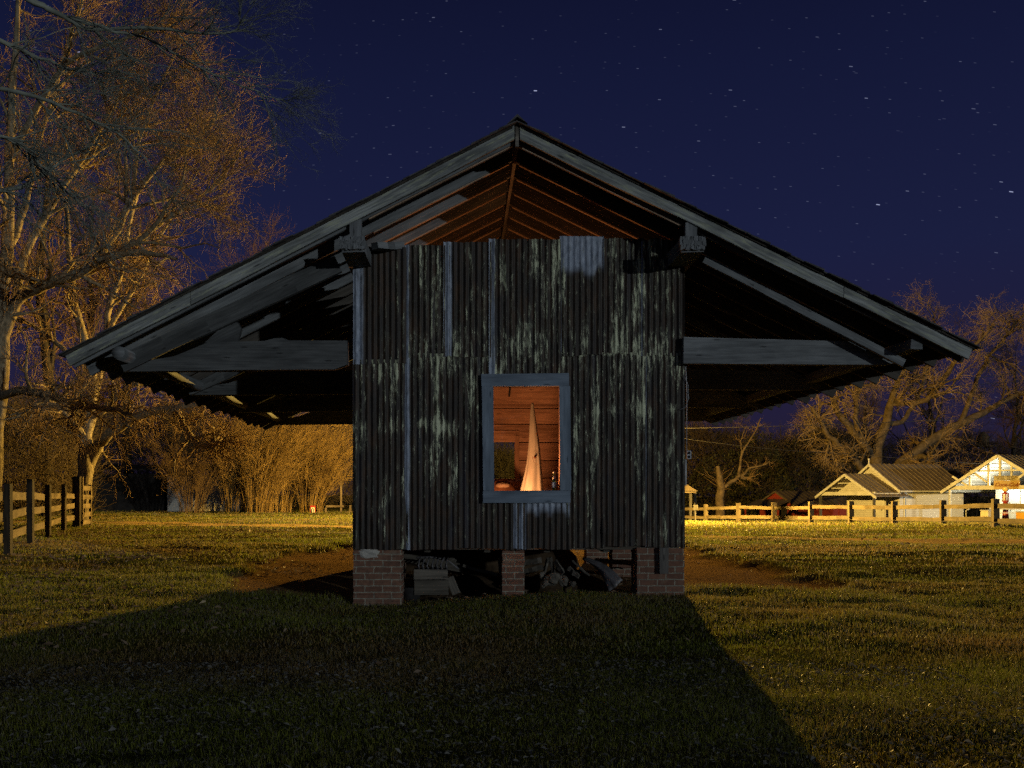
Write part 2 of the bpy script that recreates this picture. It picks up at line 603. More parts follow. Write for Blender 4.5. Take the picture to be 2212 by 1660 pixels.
def brick_mat():
    m, k = new_mat('red_brick')
    oc = k.n('ShaderNodeTexCoord').outputs['Object']
    s_ = k.n('ShaderNodeSeparateXYZ', {0: oc})
    v = k.n('ShaderNodeCombineXYZ', {0: k.math('ADD', s_.outputs[0], s_.outputs[1]), 1: s_.outputs[2]}).outputs[0]
    v = k.n('ShaderNodeVectorMath', {0: v, 1: k.n('ShaderNodeVectorMath', {0: k.n('ShaderNodeTexNoise', {'Vector': oc, 'Scale': 9.0}).outputs[1], 3: .012}, operation='SCALE').outputs[0]}, operation='ADD').outputs[0]
    b = k.n('ShaderNodeTexBrick', {'Vector': v, 'Color1': (.115, .057, .037, 1), 'Color2': (.165, .086, .055, 1), 'Mortar': (.24, .24, .19, 1),
                                   'Scale': 1.0, 'Mortar Size': .0065, 'Mortar Smooth': .25, 'Bias': -.1, 'Brick Width': .205, 'Row Height': .0735})
    n = k.noise(oc, 22, 6, .65)
    c = k.mix(k.ramp(n, [(.35, (.55, .55, .55)), (.6, (0, 0, 0))]), b.outputs[0], (.05, .032, .026))
    n2 = k.noise(oc, 5, 4, .6)
    c = k.mix(k.ramp(n2, [(.55, (0, 0, 0)), (.75, (.5, .5, .5))]), c, (.20, .19, .14))
    h = k.math('ADD', k.math('MULTIPLY', b.outputs[1], -1.0), k.math('MULTIPLY', n, .4))
    return finish(m, k, c, .9, h, .008)


def ground_mat():
    m, k = new_mat('turf_and_soil')
    tint = k.n('ShaderNodeVertexColor', layer_name='tint').outputs[0]
    ts = k.n('ShaderNodeSeparateColor', {0: tint})
    oc = k.n('ShaderNodeTexCoord').outputs['Object']
    a = k.noise(oc, 1.1, 6, .6)
    f = k.noise(oc, 26, 6, .7)
    gr = k.mix(k.ramp(f, [(.35, (0, 0, 0)), (.65, (1, 1, 1))]), (.035, .040, .008), (.10, .11, .02))
    gr = k.mix(k.ramp(a, [(.42, (0, 0, 0)), (.62, (.8, .8, .8))]), gr, (.055, .032, .014))
    so_ = k.mix(k.ramp(f, [(.3, (0, 0, 0)), (.7, (1, 1, 1))]), (.11, .063, .028), (.26, .160, .074))
    c = k.mix(ts.outputs[0], gr, so_)
    h = k.math('ADD', f, k.math('MULTIPLY', k.noise(oc, 7, 5, .6), 1.2))
    return finish(m, k, c, 1.0, h, .03, 0.0)


def track_mat():
    m, k = new_mat('sandy_track')
    oc = k.n('ShaderNodeTexCoord').outputs['Object']
    f = k.noise(oc, 14, 6, .7)
    a = k.noise(oc, .9, 4, .6)
    c = k.mix(k.ramp(f, [(.3, (0, 0, 0)), (.7, (1, 1, 1))]), (.22, .14, .055), (.42, .29, .125))
    c = k.mix(k.ramp(a, [(.5, (0, 0, 0)), (.65, (.6, .6, .6))]), c, (.10, .085, .03))
    return finish(m, k, c, 1.0, f, .02, 0.0)


def blade_mat(name, rough=.55, trans=.45):
    m, k = new_mat(name)
    tint = k.n('ShaderNodeVertexColor', layer_name='tint').outputs[0]
    p = k.n('ShaderNodeBsdfPrincipled', {'Base Color': tint, 'Roughness': rough, 'Specular IOR Level': .06})
    tr = k.n('ShaderNodeBsdfTranslucent', {'Color': tint})
    mx = k.n('ShaderNodeMixShader', {0: trans, 1: p.outputs[0], 2: tr.outputs[0]})
    k.n('ShaderNodeOutputMaterial', {'Surface': mx.outputs[0]})
    return m


def cloth_mat():
    m, k = new_mat('white_cloth')
    oc = k.n('ShaderNodeTexCoord').outputs['Object']
    a = k.noise(k.mapping(oc, (6, 6, 1)), 3, 5, .6)
    c = k.ramp(a, [(.3, (.20, .195, .175)), (.7, (.29, .285, .26))])
    p = k.n('ShaderNodeBsdfPrincipled', {'Base Color': c, 'Roughness': .9, 'Specular IOR Level': .1})
    tr = k.n('ShaderNodeBsdfTranslucent', {'Color': c})
    mx = k.n('ShaderNodeMixShader', {0: .25, 1: p.outputs[0], 2: tr.outputs[0]})
    k.n('ShaderNodeOutputMaterial', {'Surface': mx.outputs[0]})
    return m


def glass_mat(name, col):
    m, k = new_mat(name)
    p = k.n('ShaderNodeBsdfPrincipled', {'Base Color': (*col, 1), 'Roughness': .08, 'Transmission Weight': .85, 'IOR': 1.45})
    k.n('ShaderNodeOutputMaterial', {'Surface': p.outputs[0]})
    return m


def emit_mat(name, col, s):
    m, k = new_mat(name)
    e = k.n('ShaderNodeEmission', {'Color': (*col, 1), 'Strength': s})
    k.n('ShaderNodeOutputMaterial', {'Surface': e.outputs[0]})
    m.cycles.emission_sampling = 'NONE'
    return m


def metal_roof_mat(name, c1, c2):
    m, k = new_mat(name)
    uv = k.n('ShaderNodeUVMap').outputs[0]
    a = k.noise(k.mapping(uv, (1, 5, 1)), 1.2, 5, .6)
    c = k.ramp(a, [(.3, c1), (.7, c2)])
    return finish(m, k, c, .5, None, spec=.4)


def siding_mat(name, c1, c2):
    m, k = new_mat(name)
    oc = k.n('ShaderNodeTexCoord').outputs['Object']
    z = k.n('ShaderNodeSeparateXYZ', {0: oc}).outputs[2]
    fr = k.math('FRACT', k.math('MULTIPLY', z, 1 / .13))
    a = k.noise(k.mapping(oc, (1, 1, 8)), 3, 4, .6)
    c = k.ramp(a, [(.3, c1), (.7, c2)])
    c = k.mix(k.ramp(fr, [(.05, (.7, .7, .7)), (.13, (0, 0, 0))]), c, [x * .35 for x in c1])
    return finish(m, k, c, .65, k.math('MULTIPLY', fr, -1.0), .012, .3)


M['sheet'] = corrugated_mat()
M['brick'] = brick_mat()
M['ground'] = ground_mat()
M['track'] = track_mat()
M['blade'] = blade_mat('grass_blade')
M['leaf'] = blade_mat('dead_leaf', .6, .2)
M['ivy'] = blade_mat('ivy_leaf', .5, .25)
M['cloth'] = cloth_mat()
M['glass_green'] = glass_mat('green_glass', (.10, .22, .12))
M['globe'] = noisy('pump_globe', (.62, .42, .10), (.80, .60, .2), 6, .3, 0, .5)
M['tin'] = metal_roof_mat('tin_roof', (.09, .075, .06), (.20, .16, .12))
M['tin_dark'] = metal_roof_mat('dark_roof', (.05, .042, .036), (.11, .09, .075))
M['tin_white'] = metal_roof_mat('white_ceiling', (.62, .62, .56), (.78, .78, .72))
M['siding'] = siding_mat('white_siding', (.46, .44, .38), (.64, .62, .55))
M['red_siding'] = siding_mat('red_siding', (.19, .024, .014), (.32, .05, .028))
M['pale_shed'] = siding_mat('pale_shed_boards', (.28, .26, .22), (.44, .42, .36))


# ---------------------------------------------------------------- ground
def graded(lo, hi, d0, d1, step, far_lo, far_hi, grow=1.16):
    xs = list(np.arange(d0, d1 + 1e-6, step))
    s, x = step, d0
    left = []
    while x > far_lo:
        s *= grow
        x -= s
        left.append(x)
    s, x = step, xs[-1]
    right = []
    while x < far_hi:
        s *= grow
        x += s
        right.append(x)
    return np.array(left[::-1] + xs + right)


xs = graded(0, 0, -9, 11, .11, -700, 700)
ys = graded(0, 0, 3.8, 28, .12, -120, 900, 1.13)
X, Y = np.meshgrid(xs, ys)
Z = g(X, Y)
nx, ny = len(xs), len(ys)
idx = np.arange(nx * ny).reshape(ny, nx)
q = np.stack([idx[:-1, :-1], idx[:-1, 1:], idx[1:, 1:], idx[1:, :-1]], -1).reshape(-1, 4)
dm = dirt(X, Y).ravel()
gc = np.stack([dm, dm * 0, dm * 0, dm * 0 + 1], -1)
tag(np_mesh('ground', np.stack([X, Y, Z], -1), q, None, M['ground'], None, gc), kind='structure')

# sandy track, a sheet following the ground
tx = np.concatenate([np.arange(-60, -16, .6), np.arange(-16, 16, .2), np.arange(16, 41, .6)])
tw = np.linspace(-1.15, 1.15, 12)
slope = np.gradient(track_y(tx), tx)
nl = np.sqrt(1 + slope ** 2)
wobw = 1 + (fbm(tx * .35, tx * 0, 3) - .5) * .35
TXg = tx[:, None] - (slope / nl)[:, None] * tw * wobw[:, None]
TYg = track_y(tx)[:, None] + (1 / nl)[:, None] * tw * wobw[:, None]
TZ = g(TXg, TYg) + .012
tid = np.arange(TXg.size).reshape(TXg.shape)
tq = np.stack([tid[:-1, :-1], tid[1:, :-1], tid[1:, 1:], tid[:-1, 1:]], -1).reshape(-1, 4)
tag(np_mesh('dirt_track', np.stack([TXg, TYg, TZ], -1), tq, None, M['track']), kind='structure')

# ---------------------------------------------------------------- lamps
# street lamp on a utility pole behind the barn: the sodium light over the whole yard
LX, LY, LZ = 6.7, 45.4, 5.6
SODIUM = (1.0, .61, .125)
pole = thing('utility_pole', 'tall timber utility pole with a yellow street lamp behind the barn', 'utility pole', (LX + 1.2, LY + .25, gz(LX + 1.2, LY + .25)))
mb = MB()
pz = gz(LX + 1.2, LY)
mb.tube([(LX + 1.2, LY + .25, pz - .3), (LX + 1.2, LY + .25, pz + 4), (LX + 1.2, LY + .25, 7.3)], [.15, .13, .11], 10)
mb.build('pole', M['bark_far'], pole, True)
mb = MB()
mb.box((LX + 1.2, LY + .25, 6.9), (1.8, .1, .12))
mb.build('crossarm', M['plank'], pole)
mb = MB()
mb.tube([(LX + 1.2, LY + .2, LZ), (LX + .7, LY + .1, LZ + .35), (LX + .05, LY, LZ + .35)], .03, 6)
mb.build('lamp_arm', M['steel'], pole, True)
mb = MB()
mb.lathe((LX, LY, LZ + .12), [(.05, .30), (.16, .22), (.24, .1), (.26, .06), (.05, .05)], 14)
mb.build('lamp_hood', M['steel'], pole, True)
mb = MB()
mb.lathe((LX, LY, LZ + .02), [(.02, -.06), (.07, -.03), (.08, .06), (.05, .13)], 10)
mb.build('lamp_bulb', emit_mat('sodium_bulb', SODIUM, 60), pole, True)
ld = bpy.data.lights.new('street_light', 'POINT')
ld.energy = 80000
ld.color = SODIUM
ld.shadow_soft_size = .12
lo = bpy.data.objects.new('street_light', ld)
lo.location = (LX, LY, LZ - .14)
COL.objects.link(lo)

# oil lamp burning on the floor of the room
ld = bpy.data.lights.new('room_light', 'POINT')
ld.energy = 200
ld.color = (1.0, .39, .125)
ld.shadow_soft_size = .06
lo = bpy.data.objects.new('room_light', ld)
lo.location = (.52, 12.28, .98)
COL.objects.link(lo)

# ---------------------------------------------------------------- barn
YB, YE, YW, YR = 11.3, 22.9, 12.0, 18.0
XR, ZR, ML, MR = .59, 5.26, .509, .489
XL_END, XR_END = -4.30, 5.52
WX0, WX1 = -1.27, 2.54


def roofz(x):
    return ZR - (ML * (XR - x) if x < XR else MR * (x - XR))


barn = thing('cotton_barn', 'large dark weathered barn with wide open eaves and a rusty corrugated iron front', 'barn', (.6, 17, gz(.6, 17)))


def slope_poly(side, top, bot, x0=None, xe=None, cut=True):
    """polygon in x-z following the roof on one side; top, bot = drop below the roof line"""
    if side < 0:
        m, xe = ML, XL_END if xe is None else xe
        x0 = XR - .022 if x0 is None else x0
    else:
        m, xe = MR, XR_END if xe is None else xe
        x0 = XR + .022 if x0 is None else x0
    sh = (bot - top) * m / (1 + m * m) if cut else 0
    xb = xe - side * sh
    return [(x0, roofz(x0) - top), (xe, roofz(xe) - top), (xb, roofz(xb) - bot), (x0, roofz(x0) - bot)]


# roof: shingles over decking
for side in (-1, 1):
    mb = MB(.0)
    m = ML if side < 0 else MR
    xe = XL_END if side < 0 else XR_END
    L = abs(xe - XR)
    # decking boards running along the barn, edge to edge up the slope
    x = .05
    while x < L + .03:
        wdt = .19
        xa, xb = XR + side * x, XR + side * min(x + wdt - .004, L + .05)
        mb.prism([(xa, roofz(xa) - .030), (xb, roofz(xb) - .030), (xb, roofz(xb) - .054), (xa, roofz(xa) - .054)], YB - .02 + rnd.uniform(-.006, .006), YE, (0, 1, 0))
        x += wdt
    mb.build('roof_deck', M['decking'], barn)
    mb = MB(.0)
    x = L + .09
    while x > .02:
        # a course of shingles: ends vary along the rake
        xa, xb = XR + side * x, XR + side * max(x - .21, 0)
        ov = rnd.uniform(-.02, .035)
        lift = rnd.uniform(-.004, .008)
        thick = rnd.uniform(.010, .026)
        mb.prism([(xa, roofz(xa) - .026 + thick + lift), (xa, roofz(xa) - .027 + lift), (xb, roofz(xb) - .027), (xb, roofz(xb) - .016)], YB - .05 - ov, YE + .04, (0, 1, 0))
        x -= rnd.choice([.10, .12, .14])
    mb.build('roof_shingles', M['shingle'], barn)
mb = MB()
mb.prism([(XR - .11, roofz(XR - .11) + .006), (XR, ZR + .055), (XR + .11, roofz(XR + .11) + .006), (XR, ZR + .025)], YB - .06, YE + .05, (0, 1, 0))
mb.build('ridge_cap', M['shingle'], barn)
mb = MB()
mb.box((XR, (YB + YE) / 2, ZR - .055 - .11), (.036, YE - YB - .02, .22), (0, 1, 0))
mb.build('ridge_board', M['rafter'], barn)

# barge boards at the front (two lengths each side with a joint), and a second board behind
for side in (-1, 1):
    xe = XL_END - .03 if side < 0 else XR_END + .03
    for (xa, xb, kk) in ((XR + side * .03, XR + side * 3.55, 0), (XR + side * 3.556, xe, 1)):
        mb = MB(.0, 5 + kk)
        mb.off = (side * 3.0 + kk * 7, 4.0 + side + kk)
        m = ML if side < 0 else MR
        n = 10
        top, bot = [], []
        for i in range(n + 1):
            x = xa + (xb - xa) * i / n
            wv = .006 * math.sin(x * 3.1 + kk)
            top.append((x, roofz(x) - .032 + wv * .3))
            bot.append((x, roofz(x) - .188 + wv))
        if kk == 1:
            bot[-1] = (bot[-1][0] - side * .05, roofz(bot[-1][0] - side * .05) - .188)
        for i in range(n):
            mb.prism([top[i], top[i + 1], bot[i + 1], bot[i]], YB - .002 * kk, YB + .036 - .002 * kk, (1, 0, -side * m))
        mb.v = mb.v
        mb.build('barge_board', M['barge'], barn)

# rafters
NR = 20
for k in range(NR):
    y = YB + .09 + .577 * k
    for side in (-1, 1):
        mb = MB(.0025, 100 + k)
        m = ML if side < 0 else MR
        jit = rnd.uniform(-.04, .05)
        xe = (XL_END + .0 if side < 0 else XR_END) + side * jit
        dz = rnd.uniform(-.012, .012)
        mb.prism(slope_poly(side, .056, .215 + dz, xe=xe), y, y + .048, (1, 0, -side * m))
        mb.build('rafter', M['timber'] if side < 0 and k < 5 else M['rafter_shaded'], barn)  # front left rafters take the lit tone, all others the shaded one
        if k < 11:
            # thin pale strip added along the underside, lamplight put into its colour
            xa, xb = XR + side * .06, XR + side * (1.62 if side < 0 else 1.8)
            mb = MB(.0012, 300 + k)
            mb.prism([(xa, roofz(xa) - .2175 - dz), (xb, roofz(xb) - .2175 - dz), (xb, roofz(xb) - .232 - dz), (xa, roofz(xa) - .232 - dz)], y + .004, y + .046, (1, 0, -side * m))
            mb.build('lit_strip', M['batten_lit'], barn)
        if k in (4, 5, 7, 9) and side > 0:
            # short cleats nailed to the undersides
            for xs_ in (1.3, 2.6, 3.7):
                xa = XR + xs_ + rnd.uniform(-.3, .3)
                mb = MB(.002, k)
                mb.prism([(xa, roofz(xa) - .217), (xa + .5, roofz(xa + .5) - .217), (xa + .5, roofz(xa + .5) - .25), (xa, roofz(xa) - .25)], y + .003, y + .045, (1, 0, -MR))
                mb.build('cleat', M['rafter'], barn)

# plate beams over the side walls, with ragged stub ends in front, and their short posts
for xc in (-1.19, 2.49):
    mb = MB(.004, 3)
    mb.beam((xc, YB - .03, 3.90), (xc, YE - .2, 3.90), .26, .155, seg=12, wob=.004)
    o = mb.build('plate_beam', M['timber'], barn)
    mb = MB(.012, int(abs(xc) * 10))
    for ii in range(9):
        for jj in range(3):
            hx, hz = .265 / 9, .125 / 3
            mb.box((xc - .137 + hx * (ii + .5), YB - .045, 3.855 + hz * (jj + .5)), (hx * 1.25, .05, hz * 1.3))
    mb.build('splintered_end', M['timber'], barn)
    mb = MB(.003, 4)
    xp = xc + (.02 if xc < 0 else 0)
    mb.box((xp, YB + .065, (3.98 + roofz(xp) - .19) / 2 + .01), (.125, .09, roofz(xp) - .19 - 3.98 + .02))
    mb.build('plate_post', M['timber'], barn)
# broken plank lying on the plate at left
mb = MB(.006, 8)
mb.beam((-1.0, 11.8, 4.02), (-.72, 12.05, 4.08), .13, .08, seg=3, wob=.012)
mb.build('broken_plank', M['timber'], barn)

# cantilever trusses: tie beam + strut each side
for i, y in enumerate((12.07, 14.95, 18.05, 21.3)):
    y = 11.87 if i == 0 else y
    kk_ = 11.9 / 12.07 if i == 0 else 1.0

    def tp_(p):
        return (p[0] * kk_, CZ + (p[-1] - CZ) * kk_)

    # right
    mb = MB(.003, 11 + i)
    mb.prism([tp_(p) for p in ((2.56, 3.02), (4.72, 2.965), (5.06, 2.735), (4.9, 2.70), (2.56, 2.715))], y, y + .13, (1, 0, 0))
    mb.build('tie_beam', M['timber'], barn)
    mb = MB(.002, 12 + i)
    ks_ = 11.70 / 11.9 if i == 0 else 1.0
    ys_ = 11.70 if i == 0 else y - .028
    (xa, za), (xb, zb) = tp_((2.80, 3.93)), tp_((5.12, 2.72))
    xa, za, xb, zb = xa * ks_, CZ + (za - CZ) * ks_, xb * ks_, CZ + (zb - CZ) * ks_
    mb.beam((xa, ys_, za), (xb, ys_, zb), .05, .085, seg=4, wob=.003)
    mb.build('strut', M['timber'], barn)
    # left
    mb = MB(.006, 13 + i)
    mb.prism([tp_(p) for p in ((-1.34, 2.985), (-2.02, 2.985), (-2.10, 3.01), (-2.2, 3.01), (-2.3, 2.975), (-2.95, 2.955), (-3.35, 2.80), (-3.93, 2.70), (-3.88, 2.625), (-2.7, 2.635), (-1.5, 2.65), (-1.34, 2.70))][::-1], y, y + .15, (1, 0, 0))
    mb.build('tie_beam', M['timber_hewn_shaded'], barn)
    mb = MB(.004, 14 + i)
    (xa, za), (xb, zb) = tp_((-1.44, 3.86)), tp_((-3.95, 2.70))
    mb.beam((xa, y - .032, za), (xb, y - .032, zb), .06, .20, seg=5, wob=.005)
    mb.build('strut', M['timber_hewn_shaded'], barn)
    if i == 0:
        mb = MB(.004, 15)
        mb.prism([tp_(p) for p in ((-3.0, 2.96), (-2.62, 2.97), (-2.58, 3.12), (-2.62, 3.2), (-2.75, 3.19))][::-1], y + .02, y + .12, (1, 0, .5))
        mb.build('gusset', M['timber_hewn_shaded'], barn)
# outer purlins carrying the rafters
for (xc, zc) in ((-3.79, 2.755), (4.98, 2.85)):
    mb = MB(.004, 21)
    if xc < 0:
        mb.tube([(xc, YB + .12 + 1.2 * k, zc + .008 * math.sin(k * 2)) for k in range(10)], .075, 9)
    else:
        mb.beam((xc, YB + .1, zc), (xc, YE - .3, zc), .13, .12, seg=6, wob=.003)
    mb.build('purlin', M['timber'], barn, xc < 0)

# room: side walls, back wall with window hole, floor, sill beam
FLZ = .72
for (xc, s) in ((WX0 + .03, 1), (WX1 - .03, 1)):
    mb = MB(.002, 31)
    z = FLZ - .1
    while z < 3.78:
        h = rnd.choice([.20, .24, .28])
        h = min(h, 3.81 - z)
        mb.box((xc, (YW + YR) / 2 + .06, z + h / 2), (.03, YR - YW - .1, h - .006), (0, 1, 0))
        z += h
    mb.build('side_wall', M['inside'], barn)
BX0, BX1, BZ0, BZ1 = .05, .745, 1.411, 2.065
YP = 15.0
mb = MB(.002, 32)
z = FLZ
for h in (.235, .235, .24, .255, .26, .265, .225, .26, .26, .27, .26, .25, .25):
    h = min(h, 3.8 - z)
    if h < .03:
        break
    zc = z + h / 2
    spans = [(WX0 + .06, WX1 - .06)]
    if zc > BZ0 and zc < BZ1:
        spans = [(WX0 + .06, BX0), (BX1, WX1 - .06)]
    for a, b in spans:
        mb.box(((a + b) / 2, YP + rnd.uniform(-.006, .006), zc), (b - a, .03, h - rnd.uniform(.006, .016)), (1, 0, 0))
    z += h
mb.build('partition_wall', M['inside'], barn)
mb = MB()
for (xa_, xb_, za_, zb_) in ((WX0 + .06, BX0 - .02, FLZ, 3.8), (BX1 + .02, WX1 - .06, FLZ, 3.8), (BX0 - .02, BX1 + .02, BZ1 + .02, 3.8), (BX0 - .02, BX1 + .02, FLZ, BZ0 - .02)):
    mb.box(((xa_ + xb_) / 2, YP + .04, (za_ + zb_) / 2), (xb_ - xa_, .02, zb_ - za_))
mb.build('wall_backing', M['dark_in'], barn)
mb = MB(.002, 38)
mb.add([(WX0 + .03, YR, 2.9), (WX1 - .03, YR, 2.9), (WX1 - .03, YR, roofz(WX1 - .03) - .06), (XR, YR, ZR - .06), (WX0 + .03, YR, roofz(WX0 + .03) - .06)] + [(WX0 + .03, YR + .03, 2.9), (WX1 - .03, YR + .03, 2.9), (WX1 - .03, YR + .03, roofz(WX1 - .03) - .06), (XR, YR + .03, ZR - .06), (WX0 + .03, YR + .03, roofz(WX0 + .03) - .06)], [(0, 1, 2, 3, 4), (9, 8, 7, 6, 5), (0, 5, 6, 1), (1, 6, 7, 2), (2, 7, 8, 3), (3, 8, 9, 4), (4, 9, 5, 0)], (1, 0, 0))
mb.build('rear_gable', M['plank_dark'], barn)
mb = MB(.001, 33)
mb.box((BX1 + .032, YP - .03, (BZ0 + BZ1) / 2 - .02), (.064, .03, BZ1 - BZ0), (0, 0, 1))
mb.box((BX0 - .032, YP - .03, (BZ0 + BZ1) / 2 - .02), (.064, .03, BZ1 - BZ0), (0, 0, 1))
mb.box(((BX0 + BX1) / 2, YP - .032, BZ1 + .028), (BX1 - BX0 + .13, .03, .045), (1, 0, 0))
mb.build('back_window_frame', M['inside'], barn)
mb = MB(.002, 34)
mb.box(((WX0 + WX1) / 2, 14.76, 2.585), (WX1 - WX0 - .14, .36, .235), (1, 0, 0))
mb.build('header_beam', M['inside'], barn)
mb = MB()
mb.box((.655, 14.56, 2.63), (.026, .03, .13), rot=Matrix.Rotation(.12, 3, 'Y'))
mb.build('iron_strap', M['black'], barn)
mb = MB(.002, 35)
y = YW + .08
while y < YR - .02:
    mb.box(((WX0 + WX1) / 2, y + .075, FLZ - .015), (WX1 - WX0 - .1, .146, .03), (1, 0, 0))
    y += .15
mb.build('floor_boards', M['inside'], barn)
for x in np.linspace(WX0 + .15, WX1 - .15, 6):
    mb = MB(.002, 36)
    mb.box((float(x), (YW + YR) / 2 + .1, FLZ - .12), (.07, YR - YW - .2, .17), (0, 1, 0))
    mb.build('floor_joist', M['plank_dark'], barn)
mb = MB(.003, 37)
mb.box(((WX0 + WX1) / 2, YW + .13, .635), (WX1 - WX0 - .06, .13, .16), (1, 0, 0))
mb.build('sill_beam', M['plank_dark'], barn)
# upright studs behind the front sheets
for x in (-1.2, -.5, .27, 1.20, 1.9, 2.46):
    mb = MB()
    mb.box((x, YW + .075, 2.35), (.07, .06, 3.2))
    mb.build('stud', M['inside'], barn)


# corrugated sheets
def sheet(x0p, x1p, y0p, y1p, layer=0, zl=0.0, zr=0.0, ztop=0.0, streak=.4, seed=0, ztopy=None, sag=0.0, dent=None, notch=None, zbottom=0.0, toprag=.006):
    x0, x1 = (x0p - 1000) / 187.0, (x1p - 1000) / 187.0
    zt, zb = CZ + (1068 - y0p) / 187.0, CZ + (1068 - y1p) / 187.0
    pitch = .0676
    nx_ = max(6, int((x1 - x0) / pitch * 9))
    nz_ = max(6, int((zt - zb) / .045))
    u = np.linspace(0, 1, nx_)
    v = np.linspace(0, 1, nz_)
    U, V = np.meshgrid(u, v)
    Xs = x0 + (x1 - x0) * U
    top = zt + toprag * (vnoise(Xs * 9, Xs * 0 + seed, seed) - .5) * 2 + sag * (U - .5)
    if notch is not None:
        xa, xb, dep = notch
        top = top - dep * ((Xs > (xa - 1000) / 187) & (Xs < (xb - 1000) / 187))
    bot = zb + .016 * (vnoise(Xs * 7, Xs * 0 + seed, seed + 3) - .5) * 2
    Zs = bot + (top - bot) * V
    ph = 2 * np.pi * Xs / pitch + seed
    cr = np.cos(ph)
    flat = 1 - .6 * smooth(.06, 0, 1 - V) * (ztop > 0)
    amp = .0088 * flat * (.85 + .3 * vnoise(Xs * 3, Zs * 2, seed))
    Ys = YW - .012 - layer * .0032 - amp * cr + .008 * (fbm(Xs * 2.2, Zs * 1.6, seed + 8) - .5)
    crest = (cr * .5 + .5) ** 2
    if dent is not None:
        cx, cz, rx, rz, dy = dent
        e = np.exp(-(((Xs - cx) / rx) ** 2 + ((Zs - cz) / rz) ** 2))
        Ys = Ys - dy * e * (.6 + .8 * vnoise(Xs * 12, Zs * 5, 77))
    zin = np.zeros_like(Xs)
    if zl:
        zin = np.maximum(zin, smooth(zl, zl * .72, Xs - x0 + .012 * (vnoise(Xs * 0, Zs * 6, seed) - .5)))
    if zr:
        zin = np.maximum(zin, smooth(zr, zr * .72, x1 - Xs + .012 * (vnoise(Xs * 0, Zs * 6, seed) - .5)))
    if ztop:
        edge = ztop * (.75 + .5 * vnoise(Xs * 14, Xs * 0, seed + 2))
        zin = np.maximum(zin, smooth(edge + .05, edge - .05, top - Zs))
    if zbottom:
        edge = zbottom * (.6 + .8 * vnoise(Xs * 16, Xs * 0, seed + 5))
        zin = np.maximum(zin, smooth(edge + .04, edge - .04, Zs - bot))
    # lichen band and overall share of streaks over the height
    band = 1.1 * np.exp(-((Zs - (1.92 + .22 * smooth(.9, 1.3, Xs)) - .12 * vnoise(Xs * 2.2, Xs * 0, 5)) / .085) ** 2) if zb < 1.5 else 0
    low = smooth(1.75, 1.2, Zs)
    cn = vnoise(Xs * 13, Zs * .9, seed + 21)
    cm = vnoise(Xs * 3.1, Zs * 1.7, seed + 31)
    st = streak * (.25 + 1.0 * cn) * (.45 + 1.1 * cm) + band * (.1 + 1.5 * cn * cm) - .36 * low + .22 * smooth(3.2, 3.0, Zs) * smooth(2.35, 2.6, Zs)
    if zb < 1.5:
        st = st + .9 * smooth(.045, .005, top - Zs) * vnoise(Xs * 22, Xs * 0, seed + 40)
    cols = np.stack([zin, crest, np.clip(st, 0, 1.5), zin * 0 + 1], -1).reshape(-1, 4)
    vs = np.stack([Xs, Ys, Zs], -1)
    i_ = np.arange(nx_ * nz_).reshape(nz_, nx_)
    qs = np.stack([i_[:-1, :-1], i_[:-1, 1:], i_[1:, 1:], i_[1:, :-1]], -1).reshape(-1, 4)
    o = np_mesh('corrugated_sheet', vs, qs, None, M['sheet'], barn, cols)
    me = o.data
    uvl = me.uv_layers.new(name='UVMap')
    li = np.empty(len(me.loops), np.int32)
    me.loops.foreach_get('vertex_index', li)
    uvd = np.stack([Zs.ravel()[li] + seed * 3.1, Xs.ravel()[li] + seed * 1.7], -1).astype(np.float32)
    uvl.data.foreach_set('uv', uvd.ravel())
    return o


sheet(763, 881, 535, 786, 2, zl=.13, zr=.0, streak=.10, seed=1, notch=(740, 791, .20))
sheet(875, 972, 530, 773, 1, zl=.05, streak=.55, seed=2)
sheet(958, 1067, 524, 772, 2, zl=.11, streak=.55, seed=3)
sheet(1056, 1213, 518, 812, 3, zl=.075, streak=.95, seed=4)
sheet(1209, 1304, 512, 768, 4, ztop=.36, zl=.02, streak=.62, seed=5, toprag=.003)
sheet(1299, 1390, 516, 767, 2, streak=.72, seed=6)
sheet(1385, 1478, 519, 769, 3, zl=.012, streak=.62, seed=7, toprag=.02)
sheet(762, 882, 778, 1188, 0, streak=.75, seed=8, dent=(-.95, .82, .28, .26, .05))
sheet(874, 988, 764, 1188, 1, zl=.065, streak=.70, seed=9)
sheet(983, 1064, 764, 1186, 0, streak=.8, seed=10)
sheet(1042, 1140, 1064, 1187, 1, streak=.05, seed=11, zr=.0)
sheet(1108, 1230, 1064, 1186, 2, streak=.05, seed=12, zl=.17, ztop=.22)
sheet(1209, 1307, 762, 1183, 0, streak=.9, seed=13, zl=.012)
sheet(1301, 1400, 762, 1180, 1, streak=.9, seed=14, dent=(1.65, .78, .3, .1, .02))
sheet(1394, 1479, 763, 1184, 0, streak=.85, seed=15, zl=.012)

# window frame
wf = MB(.0015, 41)


def wpt(px, py):
    return ((px - 1000) / 187.0, CZ + (1068 - py) / 187.0)


def wboard(parts_name, pts, y0, y1, grain):
    mbb = MB(.0015, int(pts[0][0]))
    mbb.prism([wpt(*p) for p in pts], y0, y1, grain)
    return mbb


